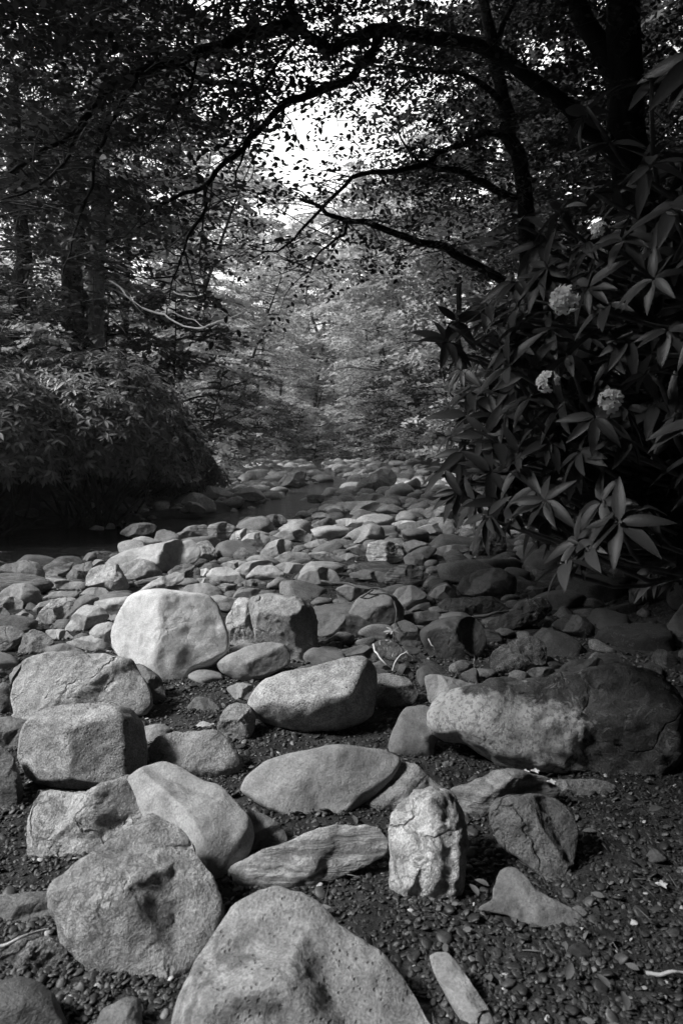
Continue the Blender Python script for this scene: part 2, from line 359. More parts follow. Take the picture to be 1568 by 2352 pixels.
    for k in range(3): np.add.at(vn, F3[:, k], fn)
    vn /= np.linalg.norm(vn, axis=1)[:, None] + 1e-12
    sp_ = V / S + seed * 3.1
    d = .11 * fbm(sp_ * 1.1, 3, seed) * min(1, .4 + rough * .5) + .045 * rough * fbm(sp_ * 3.8, 3, seed + 5) + .018 * rough * fbm(sp_ * 12, 2, seed + 9)
    if rough > 1.2: d = d + .07 * (rough - 1) * (fbm(sp_ * 2.6, 4, seed + 2, True) - .3)
    edge = np.ones(len(V)); V = V + vn * (d * S)[:, None] * edge[:, None]
    W = C + V[:, :1] * u + V[:, 1:2] * v + V[:, 2:] * nn
    base = Vector((float(C[0]), float(C[1]), 0.)); W = W - np.array(base)
    ob = mesh_np(name, W, F3, M[mat]); ob.location = base; ob.color = (c, c, c, 1)
    tag(ob, label, cat or name.replace('_', ' '), group); PLACED.append((base.x, base.y, S * 1.0))
    return ob
RK = 0
B = 'boulder'; K_ = 'river_rock'; S_ = 'cobble'
# --- nearest stones, bottom of the frame
rock(0, [(405,2400),(425,2300),(455,2235),(490,2175),(520,2115),(548,2085),(590,2060),(645,2050),(700,2063),(742,2092),(784,2138),(850,2180),(905,2235),(955,2295),(1000,2360),(1010,2430),(900,2500),(600,2500),(440,2460)],
     'largest foreground boulder, pale and pitted with a dark damp patch, cut by the bottom edge', 'spot', .32, .55, .8, fac=[(28, .75, .62), (95, .35, .8)], feats=[(625,2150,90,-.05)], name=B, tau=34, ground=2440)
rock(3, [(315,520),(380,450),(460,400),(560,320),(640,262),(695,222),(750,245),(825,300),(875,350),(890,400),(950,490),(1000,590),(1003,670),(960,760),(900,860),(830,930),(740,960),(600,945),(480,920),(380,880),(300,820),(280,720),(245,650),(255,550)],
     'big rough pointed boulder with a ridge down its face, at the lower left', 'rough', .34, .62, .8, fac=[(8, .8, .78, .03), (190, .3, .95, .03), (275, .5, .95, .04)], feats=[(700,480,70,.04),(830,680,60,-.06),(690,800,60,-.06),(280,620,40,.04)], n=-1, name=B, rough=1.25)
rock(3, [(150,410),(145,260),(165,150),(180,95),(240,95),(310,118),(400,115),(500,80),(600,55),(655,85),(695,140),(725,220),(715,262),(640,280),(560,330),(500,370),(400,395),(300,430),(200,447)],
     'blocky boulder with a saddle-shaped top edge, behind the pointed boulder at the lower left', 'rough', .36, .6, .9, fac=[(180, .5, .75), (265, .35, .8), (0, .5, .95)], feats=[(400,100,120,-.05)], name=B, rough=1.3)
rock(3, [(590,50),(680,5),(750,-20),(830,0),(920,60),(1000,85),(1080,160),(1140,230),(1160,310),(1130,400),(1060,490),(1000,532),(940,520),(870,460),(800,380),(700,280),(640,150)],
     'smooth long boulder lying diagonally, between the saddle-topped block and the low grey dome', 'smooth', .34, .6, .8, fac=[(40, .35, .85), (215, .8, .95)], feats=[(860,85,70,-.05)], name=B, rough=.6)
rock(0, [(537,2004),(555,1986),(600,1964),(650,1944),(710,1919),(750,1901),(800,1899),(860,1903),(882,1932),(880,1965),(845,1985),(784,2008),(730,2040),(680,2050),(600,2045),(540,2038)],
     'flat slab with a bright broken front edge, diagonally in front of the low grey dome', 'strata', .38, .5, .6, fac=[(110, .15, .55, .05), (285, 1.3, .52, .06)], name='stone_slab', rough=1.3, cat='stone slab')
rock(0, [(562,1815),(575,1785),(610,1752),(680,1728),(740,1718),(800,1720),(870,1728),(912,1745),(895,1785),(850,1830),(790,1872),(740,1885),(680,1880),(620,1852)],
     'low smooth grey dome half sunk in the gravel at the centre of the foreground', 'smooth', .3, .55, .8, fac=[(20, .25, .9)], name=B, rough=.5)
rock(3, [(1100,205),(1190,210),(1280,255),(1315,320),(1300,365),(1220,400),(1150,420),(1060,400),(1080,290)],
     'dark smooth stone wedged between the diagonal boulder and the flat slab', 'wet', .13, .4, .7, name=K_, rough=.5)
rock(0, [(826,1824),(850,1795),(875,1766),(905,1749),(950,1760),(985,1790),(1020,1820),(1025,1850),(960,1868),(900,1872),(865,1868),(840,1850)],
     'grey lumpy rock right behind the hollowed skull-like stone', 'rough', .3, .6, .8, fac=[(70, .4, .8)], name=K_, rough=1.)
rock(4, [(222,400),(222,240),(258,190),(325,118),(400,108),(480,112),(515,150),(545,200),(570,260),(575,330),(560,400),(558,500),(548,565),(505,605),(400,612),(330,585),(300,617),(262,600),(218,540)],
     'upright skull-like stone with hollows like eye sockets and a pale ridge', 'rough', .50, .65, .9, fac=[(5, 1.5, .62, .06), (185, .3, .95)],
     feats=[(300,185,40,-.17),(470,230,42,-.19),(350,285,46,-.14),(385,205,28,.12),(335,345,26,.09),(405,460,44,.12),(480,420,34,-.10),(480,560,36,-.08),(400,130,50,.08),(300,400,40,-.06),(370,560,30,-.08),(250,250,24,.06),(440,500,22,.06)], name=B, rough=1.7)
rock(4, [(510,90),(560,72),(640,40),(700,15),(800,8),(880,28),(950,62),(1010,110),(900,160),(780,190),(700,200),(650,230),(600,245),(560,210),(530,150)],
     'angular rock with a sharp vertical ridge and small white blossoms on its back edge', 'strata', .27, .7, .8, fac=[(185, .35, .8, .04), (290, .9, .62, .04)], feats=[(630,110,30,.05),(830,70,25,.07)], name=K_, rough=1.5)
rock(4, [(840,110),(870,62),(960,56),(1100,53),(1200,58),(1252,80),(1235,105),(1150,128),(1020,145),(940,150),(860,140)],
     'long thin tapering stone pointing right, at the foot of the huge lichened boulder', 'rough', .24, .6, .8, fac=[(95, .2, .7), (280, .8, .8)], name='stone_slab', rough=1.1, cat='stone slab')
rock(4, [(688,190),(715,150),(800,138),(880,130),(965,145),(1040,195),(1075,300),(1060,420),(1015,490),(985,535),(960,530),(900,470),(820,400),(740,345),(700,270)],
     'dark rock with pale knobbly left edge and long crack, right of the skull-like stone', 'rough', .15, .7, .8, fac=[(10, .8, .7), (225, .9, .9, .04)], feats=[(780,240,60,.05),(860,300,18,-.1),(900,400,14,-.08),(760,220,40,.05)], name=B, rough=1.3)
rock(4, [(632,650),(700,605),(712,530),(735,475),(790,462),(850,510),(885,560),(980,610),(1080,660),(1120,710),(1080,750),(1000,765),(850,712),(760,668)],
     'low flat triangular rock sunk in dark gravel below the cracked dark rock', 'smooth', .2, .35, .5, fac=[(60, .2, .8)], feats=[(880,610,120,-.03)], name=K_, rough=.9)
rock(4, [(408,870),(440,853),(490,853),(530,900),(580,970),(630,1050),(680,1120),(730,1220),(660,1260),(590,1220),(500,1080),(450,990),(425,930)],
     'long finger-shaped pale stone lying in the gravel, near the bottom right of the foreground boulder', 'smooth', .28, .6, .7, name='stone', rough=.5, cat='stone')
rock(4, [(338,620),(380,585),(430,600),(420,645),(350,665)], 'small dark pebble stone touching the foot of the skull-like stone', 'wet', .14, .6, .6, name=S_)
rock(3, [(-60,590),(60,582),(150,570),(240,572),(270,640),(235,690),(100,735),(-60,760)], 'dark flat rock in the shade left of the pointed boulder, cut by the left edge', 'wet', .12, .4, .7, name=K_, rough=.8)
rock(3, [(-80,930),(0,870),(60,820),(120,780),(200,772),(285,800),(305,850),(280,910),(230,960),(150,990),(0,1010),(-60,1010)], 'rough crusty rock at the lower left edge, in front of the pointed boulder', 'mossy', .26, .5, .7, n=2, name=K_, rough=2.)
rock(3, [(-90,1030),(0,990),(100,965),(190,995),(250,1060),(300,1160),(320,1280),(200,1380),(-90,1400)], 'dark smooth round boulder in the very bottom left corner', 'wet', .1, .55, .8, name=B, rough=.5, tau=36)
rock(3, [(430,1240),(470,1110),(560,1070),(640,1060),(655,1180),(640,1290),(500,1330)], 'dark shaded rock at the bottom edge between the corner boulder and the large pale one', 'wet', .13, .5, .7, name=K_, tau=36)
rock(3, [(275,955),(300,895),(330,866),(352,895),(345,930),(305,950)], 'small pale wedge stone on the gravel in front of the pointed boulder', 'smooth', .42, .6, .6, name=S_, rough=.8)
rock(3, [(508,968),(540,953),(580,968),(578,1000),(520,994)], 'small whitish stone on gravel below the pointed boulder', 'smooth', .5, .6, .6, name=S_, rough=.6)
rock(3, [(458,930),(500,903),(538,920),(520,952),(470,948)], 'small grey stone touching the underside of the pointed boulder', 'smooth', .26, .6, .6, name=S_, rough=.6)
rock(3, [(338,1085),(370,1045),(415,1040),(405,1075),(350,1100)], 'flat pale chip of stone beside the bottom left corner boulder', 'smooth', .38, .4, .6, name=S_, rough=.6)
rock(3, [(375,1100),(420,1060),(462,1080),(440,1110)], 'flat grey chip of stone right of the pale chip', 'smooth', .28, .4, .6, name=S_, rough=.6)
rock(3, [(618,1045),(640,1010),(672,1015),(665,1050)], 'small round pale stone on gravel below the big boulder', 'smooth', .38, .6, .6, name=S_, rough=.6)
rock(3, [(682,1010),(690,980),(740,970),(745,1005),(710,1022)], 'small square grey stone beside the foreground boulder', 'smooth', .28, .5, .6, name=S_, rough=.6)
rock(3, [(926,880),(945,830),(1000,800),(1015,840),(965,875)], 'small dark stone in the gap between pointed boulder and foreground boulder', 'rough', .16, .6, .7, name=S_)
# --- second row
rock(1, [(105,1150),(110,1080),(130,1010),(190,955),(260,925),(380,905),(500,895),(600,918),(648,990),(655,1080),(645,1180),(590,1250),(520,1280),(400,1282),(260,1265),(150,1228)],
     'rounded block-shaped boulder, grainy front and black right side, on the left', 'grain', .3, 1.05, .9, fac=[(0, 2.0, 1.35, .08), (95, .5, .85)], name=B, rough=.7)
rock(1, [(42,860),(58,760),(130,680),(240,650),(360,660),(430,690),(520,672),(592,690),(632,750),(680,870),(650,915),(560,930),(480,945),(330,960),(180,985),(110,960),(60,930)],
     'wide flat-topped slab boulder with a white curved vein, behind the rounded block on the left', 'rough', .42, .55, .8, fac=[(90, .1, .5, .05), (190, 1.0, .95, .04), (320, .55, .8, .05)], feats=[(560,820,16,-.03),(300,640,60,.03)], name=B, rough=1.2)
rock(1, [(-60,1090),(20,1085),(60,1130),(95,1250),(80,1330),(40,1390),(-60,1400)], 'rough dark rock at the left edge beside the rounded block', 'rough', .14, .5, .8, name=K_, rough=1.3)
rock(1, [(-60,950),(60,942),(160,970),(165,1000),(120,1050),(60,1105),(-60,1100)], 'black shaded wedge rock at the left edge under the flat-topped slab', 'wet', .14, .5, .8, name=K_, n=2)
rock(1, [(560,470),(600,400),(660,376),(760,370),(860,383),(950,397),(992,440),(1012,510),(1038,590),(1030,645),(960,692),(880,722),(850,767),(790,784),(745,777),(700,737),(620,692),(565,672),(528,620),(520,560)],
     'large pale egg-shaped boulder leaning left of centre, brightest of the creek bed', 'smooth', .58, .6, .85, fac=[(185, .4, .92), (20, .3, .9), (300, .45, .95)], feats=[(870,590,25,-.03),(800,430,14,-.025),(900,470,14,-.025),(990,520,30,-.04),(740,380,40,.03)], name=B, rough=.6)
rock(1, [(600,698),(660,703),(740,768),(762,850),(725,890),(680,880),(620,800)], 'dark wedge stone tucked under the egg-shaped boulder', 'wet', .15, .5, .7, name=K_)
rock(1, [(1038,560),(1050,480),(1088,403),(1150,406),(1178,450),(1195,520),(1188,600),(1130,635),(1065,615)], 'upright rough stone standing right of the egg-shaped boulder', 'rough', .4, .7, .8, fac=[(10, 1.0, .85, .05)], name=K_, rough=1.5)
rock(1, [(1150,408),(1230,390),(1330,402),(1372,396),(1425,440),(1450,500),(1458,590),(1445,660),(1385,695),(1335,675),(1250,640),(1185,600)], 'boulder with cracked face and black right side, behind the upright rough stone', 'rough', .33, 1., .9, fac=[(0, 1.7, 1.1, .08), (95, .4, .9)], name=B, rough=1.2)
rock(1, [(1000,702),(1050,660),(1120,625),(1230,604),(1300,610),(1330,660),(1312,705),(1240,742),(1170,782),(1100,772),(1030,737)], 'smooth oval stone lying in front of the cracked-face boulder', 'smooth', .28, .65, .8, name=K_, rough=.5)
rock(0, [(578,1610),(600,1577),(650,1556),(720,1540),(790,1520),(832,1514),(856,1538),(862,1590),(852,1640),(820,1664),(760,1680),(700,1682),(640,1664),(585,1640)], 'smooth pillow-shaped boulder with pale grainy skin, at the centre', 'grain', .42, 1., .85, fac=[(2, 1.6, 1.4, .1), (100, .5, .9)], feats=[(735,1660,50,.04),(700,1668,25,-.05)], name=B, rough=.5)
rock(1, [(1000,1000),(1030,910),(1080,876),(1142,885),(1170,940),(1162,1012),(1110,1058),(1050,1052)], 'small rough egg of stone left of the pillow-shaped boulder', 'rough', .26, .75, .8, fac=[(0, 1., .95, .05)], name=K_, rough=1.4)
rock(1, [(1040,812),(1090,785),(1160,795),(1185,840),(1160,880),(1090,870)], 'flat grey wedge stone behind the small rough egg of stone', 'smooth', .3, .4, .7, name=S_)
rock(0, [(345,1722),(370,1690),(440,1678),(500,1680),(532,1705),(557,1750),(542,1777),(480,1788),(430,1777),(360,1762)], 'flat rock with a dark hollow in its top, right of the rounded block', 'rough', .28, .5, .8, fac=[(90, .1, .6)], feats=[(425,1725,60,-.10)], name=K_, rough=1.)
rock(1, [(645,1030),(650,990),(740,972),(792,1000),(780,1040),(720,1075),(655,1090)], 'small grey stone in the shadow between rounded block and hollow-topped rock', 'smooth', .26, .6, .7, name=S_)
rock(1, [(862,900),(900,850),(960,855),(1012,905),(960,935),(880,925)], 'flat dark slate lying on gravel in front of the egg-shaped boulder', 'wet', .13, .25, .5, name=S_, rough=.5)
rock(1, [(870,1000),(930,958),(972,975),(985,1003),(940,1010)], 'little pale sharp stone on the gravel beside the hollow-topped rock', 'smooth', .42, .4, .5, name=S_)
rock(2, [(148,745),(220,742),(300,768),(348,820),(338,872),(280,908),(190,912),(140,890)], 'rounded dark grey stone right behind the pillow-shaped boulder', 'grain', .22, .7, .8, name=K_, rough=.6)
rock(2, [(213,1080),(240,1000),(290,905),(370,893),(430,913),(462,950),(460,1000),(425,1060),(418,1138),(330,1133),(240,1118)], 'smooth tombstone-shaped rock between the pillow-shaped and the huge lichened boulder', 'smooth', .2, .6, .8, fac=[(95, .3, .8)], name=K_, rough=.5)
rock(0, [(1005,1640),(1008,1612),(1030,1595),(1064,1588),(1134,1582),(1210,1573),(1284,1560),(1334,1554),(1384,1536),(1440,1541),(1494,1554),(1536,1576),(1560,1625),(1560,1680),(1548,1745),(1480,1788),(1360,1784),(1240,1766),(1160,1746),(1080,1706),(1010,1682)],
     'huge long boulder, lichened, left end painted as lit, dark on top, at the right', 'lit_end', .10, .75, .9, fac=[(92, .1, .62, .05), (275, .55, .75, .05), (180, .5, 1.5, .1)], n=-2, feats=[(1100,1660,60,.03),(1330,1660,30,-.05),(1240,1640,60,-.03)], name=B, rough=1.6)
rock(2, [(385,762),(410,746),(480,758),(560,778),(640,798),(600,830),(520,850),(470,880),(440,905),(400,865)], 'pointed stone with a pale nose poking out behind the huge lichened boulder', 'smooth', .24, .7, .8, fac=[(95, .2, .8)], name=K_)
rock(2, [(352,840),(370,830),(395,843),(398,870),(365,875)], 'small dark round stone between the tombstone-shaped rock and the pale-nosed stone', 'wet', .13, .7, .8, name=S_)
# --- left middle
rock(1, [(490,237),(520,205),(640,165),(760,140),(870,127),(905,150),(918,192),(880,240),(800,272),(720,285),(600,270),(520,262)], 'long pale boulder like a whale back near the left channel', 'smooth', .42, .75, 1., fac=[(355, .9, 1.25, .05)], name=B, rough=.8)
rock(1, [(570,178),(610,125),(660,110),(750,138),(700,175),(620,200)], 'pale hump of stone just behind the whale-back boulder', 'smooth', .36, .6, .8, name=K_, rough=.6)
rock(1, [(542,260),(580,230),(640,216),(712,235),(745,282),(705,308),(620,320),(575,315)], 'rounded grainy stone in front of the whale-back boulder', 'grain', .3, .7, .8, name=K_, rough=.6)
rock(1, [(395,340),(402,295),(440,250),(540,233),(572,290),(592,342),(545,378),(480,350)], 'angular white-faced stone with chipped dark corner, left of the rounded grainy stone', 'rough', .5, .7, .8, fac=[(0, 1.3, .85, .03), (110, .4, .8, .03)], name=K_, rough=1.4)
rock(1, [(772,278),(820,245),(872,236),(920,265),(915,322),(850,330),(800,310)], 'dark lumpy stone below the right end of the whale-back boulder', 'rough', .17, .6, .8, name=K_, n=2, rough=1.4)
rock(1, [(628,375),(700,320),(800,276),(845,280),(842,312),(790,340),(740,365),(680,395)], 'long pale wedge stone just behind the egg-shaped boulder', 'smooth', .42, .5, .8, name=K_, fac=[(100, .3, .8)])
rock(1, [(598,332),(660,308),(740,293),(745,306),(700,325),(620,348)], 'thin slab edge under the rounded grainy stone', 'strata', .3, .5, .6, name='stone_slab', cat='stone slab')
rock(1, [(740,350),(790,330),(860,338),(860,372),(820,388),(745,385)], 'small pale stone on the back of the egg-shaped boulder', 'smooth', .36, .6, .8, name=S_)
rock(1, [(838,370),(860,336),(950,328),(1012,355),(1032,390),(990,425),(920,405),(855,392)], 'smooth oval grey stone behind the right shoulder of the egg-shaped boulder', 'smooth', .26, .6, .8, name=K_, rough=.5)
rock(1, [(895,330),(905,305),(950,302),(985,325),(950,340)], 'small grey stone on top of the smooth oval one', 'smooth', .32, .6, .8, name=S_)
rock(1, [(948,292),(980,260),(1050,253),(1110,285),(1122,317),(1050,333),(985,330)], 'smooth pale oval stone at mid creek bed, left of the small gravel patch', 'smooth', .48, .65, .8, name=K_, rough=.4)
rock(1, [(990,345),(1030,328),(1085,335),(1075,365),(1020,372)], 'small layered stone below the smooth pale oval', 'strata', .28, .6, .8, name=S_)
rock(1, [(918,265),(950,257),(975,275),(960,305),(925,300)], 'small white stone left of the smooth pale oval', 'smooth', .45, .6, .8, name=S_)
rock(1, [(1366,310),(1398,265),(1470,248),(1542,275),(1562,322),(1500,342),(1420,348)], 'pale dome stone standing out of the small gravel patch', 'smooth', .38, .7, .8, name=K_, rough=.5)
rock(1, [(1062,415),(1090,360),(1160,348),(1252,368),(1255,392),(1160,420)], 'low dark grey stone behind the upright rough stone', 'smooth', .2, .6, .8, name=K_, rough=.5)
rock(1, [(110,325),(230,303),(390,325),(402,352),(300,364),(210,362),(150,350)], 'long low pale stone lying crosswise on the left', 'smooth', .38, .6, .8, name=K_)
rock(1, [(-30,290),(0,255),(40,238),(120,223),(180,240),(203,282),(190,312),(100,345),(20,345)], 'lumpy grey boulder at the left edge beside the dark channel', 'rough', .3, .65, .8, name=K_, n=2)
rock(1, [(3,372),(60,335),(130,328),(182,360),(188,412),(120,448),(70,432),(10,402)], 'round stone with black shaded right end near the left edge', 'smooth', .34, .7, .8, fac=[(0, 1.5, 1.1, .06)], name=K_)
rock(1, [(188,307),(230,262),(342,230),(320,262),(300,290),(240,312)], 'thin tilted grey slab by the dark channel', 'strata', .32, .5, .7, name='stone_slab', cat='stone slab')
rock(1, [(303,295),(340,250),(420,226),(428,272),(372,318),(318,314)], 'leaning dark-faced stone right of the thin tilted slab', 'rough', .24, .6, .8, name=K_, n=2)
rock(1, [(420,240),(440,218),(478,222),(475,250),(430,262)], 'small pale stone above the white-faced stone', 'smooth', .36, .6, .8, name=S_)
rock(1, [(368,380),(410,346),(480,348),(517,387),(460,404),(400,400)], 'rounded grey stone in front of the white-faced stone', 'smooth', .3, .6, .8, name=K_, rough=.5)
rock(1, [(158,508),(200,450),(260,398),(350,396),(330,450),(285,500),(220,520)], 'bright rough wedge stone left of the notched pale stone', 'rough', .5, .6, .8, name=K_, fac=[(0, .8, .8, .05)])
rock(1, [(283,505),(330,430),(385,378),(452,395),(440,412),(370,460),(320,520)], 'dark slanting stone between the bright wedge and the notched pale stone', 'smooth', .18, .5, .7, name=K_)
rock(1, [(298,545),(340,470),(395,425),(470,440),(503,480),(455,512),(400,540),(350,566)], 'notched pale stone with shaded underside, left of the egg-shaped boulder', 'smooth', .5, .7, .8, fac=[(290, 1.1, .85, .05)], name=K_, rough=.5)
rock(1, [(390,425),(500,398),(620,388),(590,450),(540,520),(490,512),(440,480)], 'pale slab whose right end is hidden by the egg-shaped boulder', 'smooth', .44, .45, .7, name=K_, rough=.6)
rock(1, [(408,560),(450,520),(520,508),(560,580),(560,650),(510,655)], 'pale shaded stone against the left side of the egg-shaped boulder', 'smooth', .38, .5, .8, name=K_)
rock(1, [(425,540),(450,515),(500,505),(510,530),(470,548)], 'little dark stone lodged beneath the notched pale stone', 'rough', .16, .6, .8, name=S_)
rock(1, [(298,602),(400,573),(475,563),(515,620),(505,655),(430,645)], 'smooth stone with a chipped dark end, behind the flat-topped slab', 'smooth', .42, .65, .8, fac=[(0, 1.5, 1.1, .05)], name=K_)
rock(1, [(85,640),(108,560),(150,538),(212,560),(252,602),(200,650),(100,672)], 'grey angular stone behind the left end of the flat-topped slab', 'rough', .32, .5, .8, name=K_, fac=[(190, .6, .8)])
rock(1, [(205,545),(290,537),(345,582),(270,612)], 'pale flat chip between the grey angular stone and the smooth chipped one', 'smooth', .44, .4, .6, name=S_)
rock(1, [(-60,540),(0,528),(60,522),(112,562),(85,620),(0,660),(-60,660)], 'stone with lit top and black front at the left edge', 'rough', .3, .7, .9, fac=[(275, 2., .6, .05)], name=K_)
rock(1, [(212,625),(300,603),(385,640),(402,692),(330,690),(220,660)], 'dark curved stone lying on the back of the flat-topped slab', 'smooth', .2, .5, .8, name=K_, ground=1530)
rock(1, [(375,650),(500,652),(562,682),(500,700),(430,700)], 'flat pale stone just behind the right end of the flat-topped slab', 'smooth', .4, .4, .6, name=S_)
rock(1, [(50,485),(110,453),(158,480),(130,505),(80,510)], 'small grey stone left of the bright wedge stone', 'smooth', .34, .6, .8, name=S_)
rock(1, [(196,395),(260,363),(362,368),(355,397),(230,410)], 'low grey stone in front of the long crosswise stone', 'smooth', .3, .6, .8, name=S_)
rock(1, [(-20,395),(60,388),(107,408),(102,452),(50,460),(-20,440)], 'pale cracked stone at the left edge', 'rough', .4, .6, .8, name=K_)
rock(1, [(152,455),(180,418),(262,398),(240,440),(190,475)], 'grey stone behind the bright wedge stone', 'smooth', .32, .6, .8, name=S_)
rock(1, [(-20,480),(50,483),(92,522),(0,532)], 'low pale stone above the black-fronted stone at the left edge', 'smooth', .36, .5, .8, name=S_)
rock(1, [(-60,430),(20,440),(50,470),(10,490),(-60,490)], 'small stone at the left edge under the pale cracked one', 'smooth', .3, .5, .8, name=S_)
rock(1, [(-60,830),(20,780),(50,800),(50,900),(0,935),(-60,940)], 'shaded grey rock at the left edge beside the flat-topped slab', 'rough', .18, .5, .8, name=K_)
# --- in and beside the channel
rock(1, [(552,98),(600,60),(660,50),(722,60),(702,97),(640,115),(590,112)], 'rough dark rock standing in the dark channel', 'rough', .28, .6, .9, name=K_, fac=[(10, 1., .8, .05)])
rock(1, [(555,40),(600,3),(648,15),(642,42),(580,52)], 'small rock further out in the dark channel', 'rough', .24, .6, .9, name=K_)
rock(1, [(378,225),(400,190),(440,183),(448,212),(410,230)], 'small wet rock at the edge of the dark channel', 'wet', .2, .6, .9, name=S_)
rock(1, [(405,80),(440,60),(480,70),(475,85)], 'flat rock just breaking the surface of the dark channel', 'wet', .26, .5, .9, name=S_)
rock(1, [(482,78),(500,50),(525,55),(530,78)], 'small round rock just breaking the surface of the dark channel', 'wet', .22, .6, .9, name=S_)
rock(1, [(808,127),(835,90),(862,68),(950,60),(965,120),(880,133)], 'flat-topped wet stone on the right edge of the dark channel', 'strata', .26, .6, .9, name=K_)
rock(1, [(955,65),(1020,43),(1085,68),(1062,104),(1020,140),(965,132)], 'split stone next to the flat-topped wet stone', 'strata', .28, .6, .9, name=K_)
rock(1, [(905,140),(960,133),(985,170),(980,215),(930,225),(900,190)], 'pale stone tucked behind the end of the whale-back boulder', 'rough', .34, .6, .9, name=K_)
